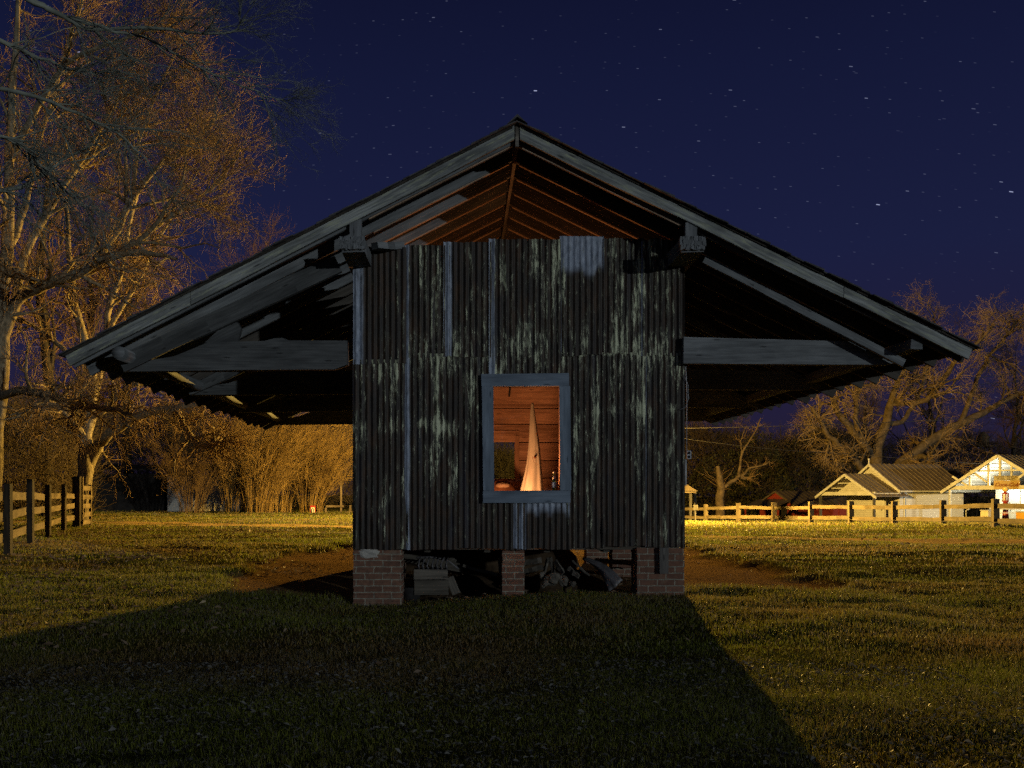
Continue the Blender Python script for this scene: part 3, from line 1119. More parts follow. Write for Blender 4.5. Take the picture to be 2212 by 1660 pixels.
root_frame = wboard('', [(1043, 1061), (1043, 1087), (1231, 1086), (1231, 1060)][::-1], YW - .075, YW - .04, (1, 0, 0)).build('window_frame', M['frame'], barn)
wboard('', [(1039, 810), (1040, 836), (1228, 835.5), (1228, 808)][::-1], YW - .072, YW - .040, (1, 0, 0)).build('head_board', M['frame'], root_frame)
wboard('', [(1040.5, 836.5), (1043.5, 1060.5), (1067.5, 1060.5), (1065, 836.5)][::-1], YW - .070, YW - .040, (0, 0, 1)).build('jamb_board', M['frame'], root_frame)
wboard('', [(1207, 836), (1209, 1059.5), (1233, 1059.5), (1230, 836)][::-1], YW - .070, YW - .040, (0, 0, 1)).build('jamb_board', M['frame'], root_frame)
mb = MB(.001, 42)
for (xc, zc, sx_, sz) in (((1063 - 1000) / 187., 1.83, .03, 1.28), ((1212 - 1000) / 187., 1.83, .03, 1.28)):
    mb.box((xc, YW + .04, zc), (sx_, .15, sz), (0, 0, 1))
mb.box(((1137 - 1000) / 187., YW + .04, CZ + (1068 - 833) / 187. + .015), (.84, .15, .03), (1, 0, 0))
SILLZ = CZ + (1068 - 1061) / 187.
mb.box(((1137 - 1000) / 187., YW + .045, SILLZ - .02), (.84, .17, .034), (1, 0, 0))
mb.build('window_lining', M['inside'], root_frame)

# brick piers
for (x0p, x1p, ytop, ybot, y0, dep) in ((763, 868, 1189, 1310, YW - .01, .42), (1085, 1133, 1189, 1275, YW + .10, .30), (1376, 1478, 1184, 1282, YW + .0, .42)):
    sc = F / y0
    xa, xb = (x0p - 1000) / sc, (x1p - 1000) / sc
    zt, zb = CZ + (1068 - ytop) / sc, CZ + (1068 - ybot) / sc
    mb = MB(.003, 51)
    # courses set a few mm in and out
    z = zt
    while z > zb - .1:
        h = .0735
        jx = rnd.uniform(-.004, .004)
        mb.box(((xa + xb) / 2 + jx, y0 + dep / 2 + rnd.uniform(-.004, .004), z - h / 2), (xb - xa, dep, h - .0008))
        z -= h
    mb.build('brick_pier', M['brick'], barn)
for (xc, yc) in ((-1.0, 17.7), (.7, 17.7), (2.72 - .45, 17.75), (-1.0, 14.8), (2.3, 14.9)):
    mb = MB(.003, 52)
    z = .60
    while z > gz(xc, yc) - .15:
        mb.box((xc + rnd.uniform(-.004, .004), yc + rnd.uniform(-.004, .004), z - .0735 / 2), (.36, .36, .0727))
        z -= .0735
    mb.build('brick_pier', M['brick'], barn)
mb = MB(.004, 53)
mb.blob((-1.09, YW - .0, .515), (.16, .03, .055), 3, 8, .25)
mb.build('mortar_patch', M['concrete'], barn)
mb = MB(.003, 54)
mb.box(((1432 - 1000) / 187., YW - .05, CZ + (1068 - 1211) / 187.), (.105, .05, .30), (0, 0, 1))
mb.build('short_board', M['timber_dark'], barn)

# outlet box, conduit and wire on the right wall
ob = MB(.001, 61)
ob.box((WX1 + .075, 12.06, 1.655), (.055, .09, .10))
obo = ob.build('outlet_box', M['steel'], barn, bevel=.006)
mb = MB()
for zz in (1.632, 1.678):
    mb.box((WX1 + .075, 12.012, zz), (.026, .012, .030))
mb.build('socket', M['black'], obo)
mb = MB()
mb.tube([(WX1 + .045, 12.07, 1.61), (WX1 + .045, 12.07, 1.3)], .016, 7)
mb.tube([(WX1 + .03, 12.03, 2.85), (WX1 + .05, 12.02, 2.4), (WX1 + .05, 12.03, 1.7)], .006, 5)
mb.build('conduit', M['steel'], barn, True)
mb = MB()
lp = [(WX1 + .01, 11.95, 2.55), (WX1 + .05, 11.95, 2.46), (WX1 + .055, 11.95, 2.3), (WX1 + .02, 11.95, 2.2), (WX1 - .05, 11.95, 2.17)]
mb.tube(lp, .003, 5)
mb.build('loose_wire', M['steel'], barn, True)

# ---------------------------------------------------------------- in the window
# pointed cloth hood standing just inside
hood = thing('cloth_hood', 'tall white pointed cloth hood with two small eye holes standing inside the window', 'cloth hood', (.872, 12.95, FLZ))
prof = [(FLZ, .30, -.03), (.95, .235, -.02), (1.12, .178, -.010), (CZ + .06, .151, -.006), (1.42, .122, .006), (1.56, .100, .014), (1.70, .083, .016), (1.84, .067, .014), (1.98, .052, .006), (2.10, .042, .0), (2.20, .031, -.003), (2.268, .0235, -.005), (2.275, .021, -.005), (2.315, .0175, -.005), (2.335, .014, -.005), (2.34, .002, -.005)]
nn = 40
vs, fs = [], []
for i, (z, r, ox) in enumerate(prof):
    for k in range(nn):
        a = 2 * math.pi * k / nn
        fold = 1 + (.09 * math.sin(2 * a + 2.2 + z * 2.1) + .06 * math.sin(5 * a + z * 3.5) + .05 * math.sin(9 * a - z * 2.2) + .03 * math.sin(17 * a + z * 4)) * min(1, (2.35 - z) * 1.2)
        if 2.27 < z < 2.278:
            fold *= .97
        vs.append(Vector((.872 + ox + r * fold * math.cos(a), 12.95 + r * fold * .8 * math.sin(a), z)))
for i in range(len(prof) - 1):
    for k in range(nn):
        j = (k + 1) % nn
        fs.append((i * nn + k, i * nn + j, (i + 1) * nn + j, (i + 1) * nn + k))
mb = MB()
mb.add(vs, fs)
ho = mb.build('cloth', M['cloth'], hood, True)
sb = ho.modifiers.new('soft', 'SUBSURF')
sb.levels = sb.render_levels = 1
for (px, py, rr) in ((1155.5, 988.5, .0155), (1159, 937.0, .009)):
    Yh = 12.866 if py > 950 else 12.892
    p = D(px, py, Yh)
    mb = MB()
    mb.blob(p, (rr, .012, rr * 1.1), 2, 6, .1)
    mb.build('eye_hole', M['hole'], hood, True)
mb = MB()
mb.tube([D(1150, 986, 12.83), D(1153, 1000, 12.80), D(1163, 1004, 12.80)], .0018, 4)
mb.build('seam', M['leather'], hood)

bot = thing('glass_bottle', 'small green glass bottle with pale neck foil standing on the window sill', 'bottle', (1.048, YW + .05, SILLZ))
bx, by = (1197 - 1000) / F * 12.05, YW + .05
mb = MB()
mb.lathe((bx, by, SILLZ - .002), [(.024, 0), (.0285, .004), (.0285, .095), (.025, .118), (.015, .145), (.0125, .165), (.0118, .205), (.0130, .208), (.0130, .216)], 18)
mb.build('glass_body', M['glass_green'], bot, True)
mb = MB()
mb.lathe((bx, by, SILLZ + .038), [(.0290, 0), (.0290, .062)], 18)
mb.build('paper_label', M['label'], bot, True)
mb = MB()
mb.lathe((bx, by, SILLZ + .126), [(.0232, -.012), (.0165, .014), (.0138, .036), (.0132, .05)], 18)
mb.build('neck_label', M['label'], bot, True)
mb = MB()
mb.lathe((bx, by, SILLZ + .213), [(.0135, -.004), (.0148, 0), (.0140, .008), (.010, .010)], 14)
mb.build('bottle_cap', M['label'], bot, True)

bund = thing('brown_bundle', 'rounded brown bundle with a pale patch inside the window at left', 'bundle', (.46, 13.8, FLZ))
mb = MB()
mb.blob((.46, 13.8, 1.06), (.30, .30, .325), 5, 16, .05)
mb.build('bundle_body', M['leather'], bund, True)
mb = MB()
mb.blob((.52, 13.62, 1.315), (.085, .07, .04), 8, 8, .2)
mb.build('patch', M['hide'], bund, True)

# ---------------------------------------------------------------- junk under the barn floor
gb = thing('slatted_crate', 'grey machine part with curved ribs on a box, beside the left brick pier', 'machine part', (-.35, 12.35, gz(-.35, 12.35)))


def dj(px, py, Y=12.3):
    return D(px, py, Y)


mb = MB(.002, 71)
a, b = dj(894, 1231), dj(967, 1252)
mb.box(((a.x + b.x) / 2, 12.45, (a.z + b.z) / 2), (b.x - a.x, .30, a.z - b.z), (1, 0, 0))
mb.build('box_body', M['plank'], gb)
mb = MB(.002, 72)
a, b = dj(896, 1254), dj(968, 1279)
mb.box(((a.x + b.x) / 2, 12.46, (a.z + b.z) / 2 - .02), (b.x - a.x + .01, .28, a.z - b.z + .04), (1, 0, 0))
mb.build('base_board', M['plank_dark'], gb)
for i in range(7):
    px = 904 + i * 10
    mb = MB(.001, 73 + i)
    mb.tube([dj(px + 1, 1231, 12.38), dj(px - 1 - (i % 3), 1222, 12.33), dj(px + 2, 1212, 12.36), dj(px + 4 + (i % 2) * 2, 1205, 12.42)], [.017, .014, .011, .012], 6)
    mb.build('rib', M['iron'], gb, True)
mb = MB(.001, 75)
mb.tube([dj(898, 1205, 12.42), dj(930, 1204, 12.43), dj(965, 1209, 12.44), dj(990, 1229, 12.42)], .012, 6)
mb.build('top_rail', M['iron'], gb, True)
mb = MB(.002, 76)
mb.beam(dj(971, 1247, 12.4), dj(986, 1283, 12.4), .05, .10)
mb.build('side_plank', M['plank'], gb)

junk = [
    ('plank', 'D', 'long grey plank leaning behind the slatted machine part', (868, 1203, 1000, 1228), 12.9, .10, .03, 'plank'),
    ('plank', 'M', 'thin pale plank sloping down toward the middle brick pier', (1000, 1222, 1075, 1242), 12.7, .035, .025, 'plank'),
    ('plank', 'M', 'short upright plank end left of the middle brick pier', (1082, 1241, 1079, 1203), 12.5, .05, .03, 'plank'),
    ('plank', 'M', 'wide pale plank end jutting out right of the middle brick pier', (1130, 1218, 1166, 1211), 12.45, .06, .12, 'plank'),
    ('plank', 'D', 'dark plank lying low beneath the wide pale plank end', (1134, 1236, 1172, 1226), 12.5, .06, .06, 'plank'),
    ('plank', 'M', 'thin stick crossing the middle of the junk pile', (1236, 1212, 1274, 1244), 12.5, .02, .02, 'stick'),
    ('plank', 'D', 'long dark beam lying across the junk toward the right pier', (1285, 1211, 1374, 1218), 12.8, .06, .07, 'beam'),
    ('plank', 'M', 'thin grey stick lying behind the curved metal sheet', (1320, 1226, 1345, 1229), 12.6, .016, .014, 'stick'),
    ('plank', 'D', 'dark splintered plank standing in the junk pile', (1200, 1256, 1188, 1205), 12.5, .05, .03, 'plank'),
    ('plank', 'M', 'short pale plank standing on end beside the dark splintered plank', (1176, 1236, 1184, 1208), 12.45, .05, .025, 'plank'),
    ('plank', 'M', 'broken pale plank tilted right of the dark splintered plank', (1199, 1212, 1216, 1240), 12.4, .06, .025, 'plank'),
    ('plank', 'M', 'small pale plank lying toward the curved metal sheet', (1228, 1228, 1250, 1247), 12.4, .05, .03, 'plank'),
]
for (nm, kk, lab, (xa, ya, xb, yb), Yj, hh, ww, cat) in junk:
    mb = MB(.004, len(lab))
    mb.beam(D(xa, ya, Yj + .05), D(xb, yb, Yj - .05), ww, hh, seg=4, wob=.006)
    o = mb.build('stick' if cat == 'stick' else ('beam' if cat == 'beam' else 'plank'), M['plank'] if kk == 'M' else M['plank_dark'])
    tag(o, lab, cat, 'old boards dumped under the barn')
for (px, py, Yj, s, lab) in ((1193, 1251, 12.25, (.085, .06, .07), 'largest pale rock at the foot of the junk pile'),
                             (1172, 1243, 12.3, (.04, .03, .045), 'small pale rock upper left in the junk pile'),
                             (1177, 1262, 12.2, (.05, .035, .03), 'small flat rock in the grass left of the junk pile'),
                             (1218, 1255, 12.25, (.05, .035, .06), 'pointed grey rock right of the largest pale rock'),
                             (1237, 1262, 12.2, (.04, .03, .03), 'small rock in the grass below the curved metal sheet'),
                             (1088 - 112, 1213, 12.9, (.055, .03, .045), 'pale broken block hanging in the dark left of the middle pier')):
    mb = MB()
    mb.blob(D(px + (112 if False else 0), py, Yj), s, int(px), 9, .3, Matrix.Rotation(rnd.uniform(0, 3), 3, 'Y'))
    tag(mb.build('rock', M['stone']), lab, 'rock', 'rocks under the barn')
# curved metal sheet
vs, fs = [], []
for i in range(13):
    t = i / 12
    c = D(1258, 1205, 12.55).lerp(D(1330, 1266, 12.2), t) + Vector((.03 * math.sin(t * 3.1), 0, .05 * math.sin(t * 3.1)))
    wdt = .025 + .10 * t ** 1.2
    for k in range(7):
        q_ = k / 6 - .5
        vs.append(c + Vector((-.62 * q_ * wdt * 2, -.045 * math.cos(q_ * 3) + .02 * math.sin(k * 2 + t * 5), -.78 * q_ * wdt * 1.4)))
for i in range(12):
    for k in range(6):
        fs.append((i * 7 + k, i * 7 + k + 1, (i + 1) * 7 + k + 1, (i + 1) * 7 + k))
mb = MB()
mb.add(vs, fs, (1, 0, 0))
o = mb.build('bent_metal_sheet', M['iron'], None, True)
o.modifiers.new('thick', 'SOLIDIFY').thickness = .006
tag(o, 'bent grey metal sheet curving down into the grass right of the junk pile', 'metal sheet')
mb = MB()  # added bank that shuts off the lit ground behind the barn
mb.blob((-.1, 16.2, .1), (1.25, .55, .56), 9, 14, .10)
mb.blob((1.0, 16.2, .1), (.75, .55, .52), 10, 14, .12)
tag(mb.build('soil_heap', M['soil']), 'long dark bank of soil added to block light under the back of the barn', 'soil heap')
# dark tub beside left pier
mb = MB()
mb.lathe((-.62, 12.45, gz(-.62, 12.45) - .02), [(.10, 0), (.12, .2), (.125, .22), (.11, .215), (.09, .1), (.02, .1)], 16)
tag(mb.build('tub', M['black'], None, True), 'small dark tub beside the left brick pier', 'tub')
# heaps of soil and litter under the floor
mb = MB()
mb.blob((.05, 13.2, gz(.05, 13.2) - .02), (.75, .6, .20), 4, 14, .2)
tag(mb.build('soil_heap', M['soil']), 'low heap of bare soil under the barn between the left and middle piers', 'soil heap')
mb = MB()
mb.blob((1.35, 13.4, gz(1.35, 13.4) - .04), (.7, .7, .22), 6, 14, .25)
tag(mb.build('soil_heap', M['soil']), 'dark heap of soil and junk under the barn right of the middle pier', 'soil heap')

# ---------------------------------------------------------------- fences
lf = thing('board_fence', 'three board timber fence running back along the left edge of the yard', 'fence', (-9.07, 21.8, gz(-9.07, 21.8)))
LP = [(-50, 14.6), (18, 17.9), (66, 21.8), (104, 25.7), (138, 30.4), (167, 34.3)]
lp_xy = [((px - 1000) / F * Yp, Yp) for px, Yp in LP]
HT = [1.3, 1.25, 1.37, 1.32, 1.36, 1.66]
for i, (x, y) in enumerate(lp_xy):
    mb = MB(.006, 81 + i)
    z0 = gz(x, y)
    wd = .115 if i < 5 else .24
    mb.box((x, y, z0 + HT[i] / 2 - .1), (wd, wd, HT[i] + .2))
    mb.build('post', M['fence_post_shaded'], lf)
for i in range(5):
    (xa, ya), (xb, yb) = lp_xy[i], lp_xy[i + 1]
    for hgt in (1.03, .68, .33):
        mb = MB(.003, 90 + i)
        za, zb = gz(xa, ya) + hgt + rnd.uniform(-.03, .02), gz(xb, yb) + hgt + rnd.uniform(-.03, .03)
        mb.beam((xa - .09, ya - .0, za), (xb - .09, yb, zb), .035, .155, seg=5, wob=.004)
        mb.build('rail', M['fence'], lf)
    if i > 0:
        mb = MB()
        za, zb = gz(xa, ya) + .5, gz(xb, yb) + .5
        mb.tube([(xa - .11, ya, za), ((xa + xb) / 2 - .11, (ya + yb) / 2, (za + zb) / 2 - .05), (xb - .11, yb, zb)], .006, 4)
        mb.build('fence_wire', M['wire'], lf)
gt = thing('field_gate', 'narrow pale timber gate with a diagonal brace at the end of the left fence', 'gate', (-12.35, 34.6, gz(-12.35, 34.6)))
gxa, gya = (177 - 1000) / F * 34.4, 34.4
gxb, gyb = (195 - 1000) / F * 35.6, 35.6
z0 = gz(gxa, gya)
for (x, y, h) in ((gxa, gya, 1.62), (gxb, gyb, 1.36)):
    mb = MB(.003, 97)
    mb.box((x, y, z0 + h / 2 + .03), (.09, .06, h))
    mb.build('stile', M['fence'], gt)
for hgt in (1.28, .98, .68, .4, .14):
    mb = MB(.003, 98)
    mb.beam((gxa, gya + .05, z0 + hgt), (gxb, gyb + .05, z0 + hgt), .03, .15)
    mb.build('gate_board', M['fence'], gt)
mb = MB(.002, 99)
mb.beam((gxa + .05, gya - .06, z0 + .12), (gxb - .03, gyb - .06, z0 + 1.36), .03, .10)
mb.build('brace', M['fence'], gt)

rf = thing('post_and_rail_fence', 'pale two rail timber fence along the yard in front of the white cottage', 'fence', (16.3, 42.7, gz(16.3, 42.7)))
RP = [(1410, 72), (1467, 68), (1525, 64, 1090), (1595, 59.5, 1087), (1672, 55.5, 1086), (1752, 52.2, 1084), (1838, 49.6, 1083), (1932, 46.8, 1083), (2037, 43.4, 1081), (2150, 39.3, 1078), (2290, 35.4, 1076), (2460, 32, 1074)]
rp = []
for i, t in enumerate(RP):
    ys_ = t[1] * .86
    x, y = (t[0] - 1000) / F * ys_, ys_
    z0 = gz(x, y)
    zt = CZ + (1068 - (t[2] if len(t) > 2 else 1091)) / F * y
    rp.append((x, y, z0, max(zt - z0, .8)))
for i, (x, y, z0, h) in enumerate(rp):
    mb = MB(.008, 110 + i)
    mb.box((x, y, z0 + h / 2 - .1), (.19, .19, h + .2), rot=Matrix.Rotation(rnd.uniform(-.1, .1), 3, 'Z'))
    mb.build('post', M['fence_pale'], rf)
for i in range(len(rp) - 1):
    xa, ya, za, ha = rp[i]
    xb, yb, zb, hb = rp[i + 1]
    for fr in (.20, .60):
        mb = MB(.004, 130 + i)
        A = Vector((xa, ya, za + ha - fr * 1.15 + rnd.uniform(-.03, .03)))
        B = Vector((xb, yb, zb + hb - fr * 1.15 + rnd.uniform(-.03, .03)))
        d = (B - A).normalized() * .08
        mb.beam(A + d, B - d, .05, .15, seg=6, wob=.008)
        mb.build('rail', M['fence_pale'], rf)
    mb = MB()
    mb.tube([(xa - .1, ya, za + .16), (xb - .1, yb, zb + .16)], .008, 4)
    mb.build('fence_wire', M['wire'], rf)

# ---------------------------------------------------------------- buildings
def bld(name, label, cat, loc, head):
    return thing(name, label, cat, loc, head)


def gable_roof(parent, name, L, Wd, zE, zR, ov, ovg, x0, mat_, rib=.42, thick=.05, ribs=True):
    """ridge along local x from x0 to x0+L, width Wd across y (0..Wd); seams standing proud"""
    mb = MB()
    c = Wd / 2
    sl = (zR - zE) / c
    for s in (-1, 1):
        ye = c + s * (c + ov)
        ze = zR - sl * (c + ov)
        a, b = x0 - ovg, x0 + L + ovg
        n = [(a, c, zR), (b, c, zR), (b, ye, ze), (a, ye, ze)]
        lo_ = [(p[0], p[1], p[2] - thick) for p in n]
        mb.add(n + lo_, [(0, 1, 2, 3) if s < 0 else (3, 2, 1, 0), (7, 6, 5, 4) if s < 0 else (4, 5, 6, 7), (0, 3, 7, 4), (1, 5, 6, 2), (3, 2, 6, 7), (0, 4, 5, 1)], (0, s, -sl))
        if ribs:
            x = a + .05
            while x < b:
                mb.beam((x, c + s * .02, zR + .012), (x, ye, ze + .012), .035, .05)
                x += rib
    return mb.build(name, mat_, parent, local=True)


def wallbox(parent, name, x0, x1, y0, y1, z0, z1, mat_):
    mb = MB()
    mb.box(((x0 + x1) / 2, (y0 + y1) / 2, (z0 + z1) / 2), (x1 - x0, y1 - y0, z1 - z0), (1, 0, 0))
    return mb.build(name, mat_, parent, local=True)


def gable_wall(parent, name, x, Wd, z0, zE, zR, th, mat_):
    mb = MB()
    vs = [(x, 0, z0), (x, Wd, z0), (x, Wd, zE), (x, Wd / 2, zR), (x, 0, zE)]
    v2 = [(x + th, p[1], p[2]) for p in vs]
    n = 5
    fs = [tuple(range(n - 1, -1, -1)), tuple(range(n, 2 * n))] + [(i, (i + 1) % n, n + (i + 1) % n, n + i) for i in range(n)]
    mb.add(vs + v2, fs, (0, 1, 0))
    return mb.build(name, mat_, parent, local=True)


# white cottage
C = D(943.6 + 1000, 1100, 70)
zb = gz(C.x, C.y) - .3
ct = bld('cottage', 'small white cottage with a tin roof and a gabled front porch', 'cottage', (C.x, C.y, zb), R(18))
H = 1.67 - zb
zR_ = 3.32 - zb
CL, CW = 5.35, 5.4
gable_wall(ct, 'gable_wall', 0, CW, 0, H, zR_ - .08, .1, M['siding'])
gable_wall(ct, 'gable_wall', CL - .1, CW, 0, H, zR_ - .08, .1, M['siding'])
wallbox(ct, 'side_wall', .1, CL - .1, 0, .1, 0, H, M['siding'])
wallbox(ct, 'side_wall', .1, CL - .1, CW - .1, CW, 0, H, M['siding'])
gable_roof(ct, 'roof', CL, CW, H, zR_, .35, .3, 0, M['tin'])
for s in (-1, 1):
    mb = MB()
    sl = (zR_ - H) / (CW / 2)
    mb.beam((-.32, CW / 2, zR_ - .09), (-.32, CW / 2 + s * (CW / 2 + .38), zR_ - .09 - sl * (CW / 2 + .38)), .05, .16)
    mb.build('rake_board', M['white'], ct, local=True)
mb = MB()
mb.tube([(-.3, CW / 2, zR_ - .05), (-.3, CW / 2, zR_ + .25), (-.3, CW / 2, zR_ + .36)], [.05, .04, .08], 8)
mb.build('finial', M['white'], ct, local=True)
for yy in np.linspace(-.36, -.36, 1):
    mb = MB()
    mb.box((CL / 2, -.36, H - .28), (CL + .5, .06, .10))
    mb.build('eave_board', M['white'], ct, local=True)
# porch
PH, PR = 1.2 - zb + .02, 2.62 - zb
pd = 2.05
pr = gable_roof(ct, 'porch_roof', pd + .1, 5.7, PH, PR, .30, .25, -pd, M['tin'])
pr.location = (0, -.15, 0)
for s in (-1, 1):
    mb = MB()
    sl = (PR - PH) / 2.85
    mb.beam((-pd - .28, 2.7, PR - .09), (-pd - .28, 2.7 + s * 3.2, PR - .09 - sl * 3.2), .05, .17)
    mb.build('rake_board', M['white'], ct, local=True)
mb = MB()
mb.box((-pd - .1, 2.7, PH + .02), (.10, 5.7, .24), (0, 1, 0))
mb.build('porch_beam', M['white'], ct, local=True)
mb = MB()
vs = [(-pd + .75, .3, PH - .05), (-pd + .75, 5.1, PH - .05), (-pd + .75, 2.7, PR - .22)]
mb.add(vs + [(p_[0] + .06, p_[1], p_[2]) for p_ in vs], [(2, 1, 0), (3, 4, 5), (0, 1, 4, 3), (1, 2, 5, 4), (2, 0, 3, 5)], (0, 1, 0))
mb.build('pediment', M['siding'], ct, local=True)
for yy in (-.1, 5.5):
    mb = MB()
    mb.box((-pd / 2, yy, PH - .02), (pd, .1, .16), (1, 0, 0))
    mb.build('porch_beam', M['white'], ct, local=True)
    mb = MB()
    mb.box((-pd - .1, yy + .02, PH / 2 - .06), (.14, .14, PH - .1))
    mb.build('porch_post', M['timber_dark'], ct, local=True)
for yy in np.linspace(.2, 5.2, 8):
    mb = MB()
    zz = PR - (PR - PH) / 2.85 * abs(yy - 2.7) - .12
    mb.box((-pd / 2, float(yy), zz), (pd - .1, .05, .1))
    mb.build('porch_rafter', M['white'], ct, local=True)
mb = MB()
mb.box((-.03, 1.95, 1.08), (.05, .9, 2.0))
dr = mb.build('door', M['white'], ct, local=True)
for yy in (1.45, 2.45):
    mb = MB()
    mb.box((-.04, yy, 1.1), (.07, .1, 2.1))
    mb.build('door_frame', M['white'], dr, local=True)
mb = MB()
mb.box((-.08, 1.65, 1.0), (.06, .06, .06))
mb.build('handle', M['black'], dr, local=True)
mb = MB()
mb.box((-.45, 1.95, .12), (.7, 1.5, .12))
mb.build('step', M['plank'], ct, local=True)
for yy in (-.34,):
    for xx in (.35, .5):
        mb = MB()
        mb.tube([(xx, -.06, H - .2), (xx, -.06, .1)], .03, 6)
        mb.build('downpipe', M['white'], ct, local=True)
        break

# red barn
C = D(1718, 1128, 84)
zb = gz(C.x, C.y) - .4
rb = bld('red_shed', 'low dark red shed with a rusty metal roof left of the white cottage', 'shed', (C.x, C.y, zb), R(24))
RL, RW = 6.2, 4.3
H = .45 - zb
zR_ = CZ + (1068 - 1065) / F * 86 - zb + .15
gable_wall(rb, 'gable_wall', 0, RW, 0, H, zR_ - .06, .1, M['red_siding'])
gable_wall(rb, 'gable_wall', RL - .1, RW, 0, H, zR_ - .06, .1, M['red_siding'])
wallbox(rb, 'side_wall', .1, RL - .1, 0, .1, 0, H, M['red_siding'])
wallbox(rb, 'side_wall', .1, RL - .1, RW - .1, RW, 0, H, M['red_siding'])
gable_roof(rb, 'roof', RL, RW, H, zR_, .3, .25, 0, M['tin_dark'], rib=.5)
for s in (-1, 1):
    mb = MB()
    sl = (zR_ - H) / (RW / 2)
    mb.beam((-.27, RW / 2, zR_ - .07), (-.27, RW / 2 + s * (RW / 2 + .3), zR_ - .07 - sl * (RW / 2 + .3)), .05, .11)
    mb.build('rake_board', M['fence'], rb, local=True)
mb = MB()
vs = [(-.02, .3, H + .35), (-.02, RW - .0, H + .35), (-1.7, RW - .0, H - .25), (-1.7, .3, H - .25)]
mb.add(vs + [(p[0], p[1], p[2] - .05) for p in vs], [(0, 1, 2, 3), (7, 6, 5, 4), (0, 3, 7, 4), (1, 5, 6, 2), (3, 2, 6, 7), (0, 4, 5, 1)], (1, 0, 0))
mb.build('lean_to_roof', M['tin_dark'], rb, local=True)
for yy in (.4, RW - .1):
    mb = MB()
    mb.box((-1.6, yy, (H - .28) / 2), (.1, .1, H - .28))
    mb.build('lean_to_post', M['red'], rb, local=True)
mb = MB()
mb.box((-.03, 1.4, .95), (.05, .9, 1.8))
mb.build('door', M['dark_in'], rb, local=True)
for xx in (2.0, 4.6):
    mb = MB()
    mb.box((xx, -.02, H / 2), (.1, .05, H))
    mb.build('corner_board', M['red'], rb, local=True)

# canopy filling station
C = D(2160.5, 1100, 66)
zb = gz(C.x, C.y) - .35
cs = bld('filling_station', 'white gabled filling station canopy with open timber trusses at the right edge', 'filling station', (C.x, C.y, zb), R(33))
HW = 3.75
beamz = CZ + (1068 - 1053.5) / F * 66 - zb
apex = CZ + (1068 - 983) / F * 66 - zb
SD = 8.0
# local y: 0 is the centre line; left side (seen) is +y
sl = (apex - beamz) / (HW - .3)


def cz_(y):
    return apex - sl * abs(y)


for s in (-1, 1):
    mb = MB()
    vs = [(-.3, 0, apex), (SD, 0, apex), (SD, s * (HW + .1), cz_(HW + .1)), (-.3, s * (HW + .1), cz_(HW + .1))]
    mb.add(vs + [(p[0], p[1], p[2] - .05) for p in vs], [(0, 1, 2, 3), (7, 6, 5, 4), (0, 3, 7, 4), (1, 5, 6, 2), (3, 2, 6, 7), (0, 4, 5, 1)], (0, 1, 0))
    x = -.2
    while x < SD:
        mb.beam((x, s * .02, apex + .012), (x, s * (HW + .1), cz_(HW + .1) + .012), .035, .05)
        x += .5
    mb.build('roof', M['tin_dark'], cs, local=True)
    mb = MB()
    mb.beam((-.31, 0, apex - .07), (-.31, s * (HW + .12), cz_(HW + .12) - .07), .06, .19)
    mb.build('rake_board', M['white'], cs, local=True)
    mb = MB()
    # boarded underside
    vs = [(-.1, s * .02, apex - .14), (SD - .1, s * .02, apex - .14), (SD - .1, s * HW, cz_(HW) - .14), (-.1, s * HW, cz_(HW) - .14)]
    mb.add(vs + [(p[0], p[1], p[2] + .03) for p in vs], [(0, 1, 2, 3), (7, 6, 5, 4), (0, 3, 7, 4), (1, 5, 6, 2), (3, 2, 6, 7), (0, 4, 5, 1)], (1, 0, 0))
    for k in range(9):
        y_ = s * (HW * (k + .5) / 9)
        mb.box((SD / 2, y_, cz_(y_) - .17), (SD - .3, .05, .05), (1, 0, 0))
    mb.build('ceiling', M['tin_white'], cs, local=True)
for xx in (0,):
    mb = MB()
    mb.box((xx, 0, beamz), (.14, 2 * HW - .5, .26), (0, 1, 0))
    mb.build('truss_beam', M['white'], cs, local=True)
for yy in (-2.2, -.75, 0, .75, 2.0):
    mb = MB()
    mb.box((-.0, yy, (beamz + .12 + cz_(yy) - .12) / 2), (.11, .13, cz_(yy) - beamz - .22))
    mb.build('truss_post', M['white'], cs, local=True)
mb = MB()
mb.box((-.02, 0, beamz + 1.08), (.09, 3.0, .10), (0, 1, 0))
mb.build('truss_collar', M['white'], cs, local=True)
for (ya, za, yb, zb_) in ((1.95, 1.12, .85, .35), (-1.95, 1.12, -.85, .35), (3.3, .22, 2.1, .75), (2.15, .12, 3.2, .75)):
    mb = MB()
    mb.beam((-.03, ya, beamz + za), (-.03, yb, beamz + zb_), .09, .13)
    mb.build('truss_brace', M['white'], cs, local=True)
for yy in (HW - .35, -HW + .35):
    mb = MB()
    mb.tube([(0, yy, 0), (0, yy, beamz - .1)], .09, 10)
    mb.build('post', M['white'], cs, local=True)
# hut under the canopy
wallbox(cs, 'hut_wall', 2.2, 2.32, -3.5, 1.56, 0, beamz + .1, M['siding'])
wallbox(cs, 'hut_wall', 2.34, SD - .2, 1.44, 1.56, 0, beamz + .2, M['siding'])
mb = MB()
mb.box((2.15, .35, 1.25), (.06, .9, 2.4))
dr = mb.build('door', M['grey_door'], cs, local=True)
mb = MB()
mb.beam((2.10, .75, 2.2), (2.10, -.05, .5), .03, .10)
mb.build('door_brace', M['grey_door'], dr, local=True)
mb = MB()
mb.lathe((.95, 0, beamz + .15), [(.03, -.05), (.08, 0), (.09, .06), (.04, .14)], 12)
mb.build('bulb', emit_mat('canopy_bulb', (1.0, .93, .70), 40), cs, True, local=True)
ld = bpy.data.lights.new('canopy_light', 'POINT')
ld.energy = 480
ld.color = (1.0, .92, .68)
ld.shadow_soft_size = .12
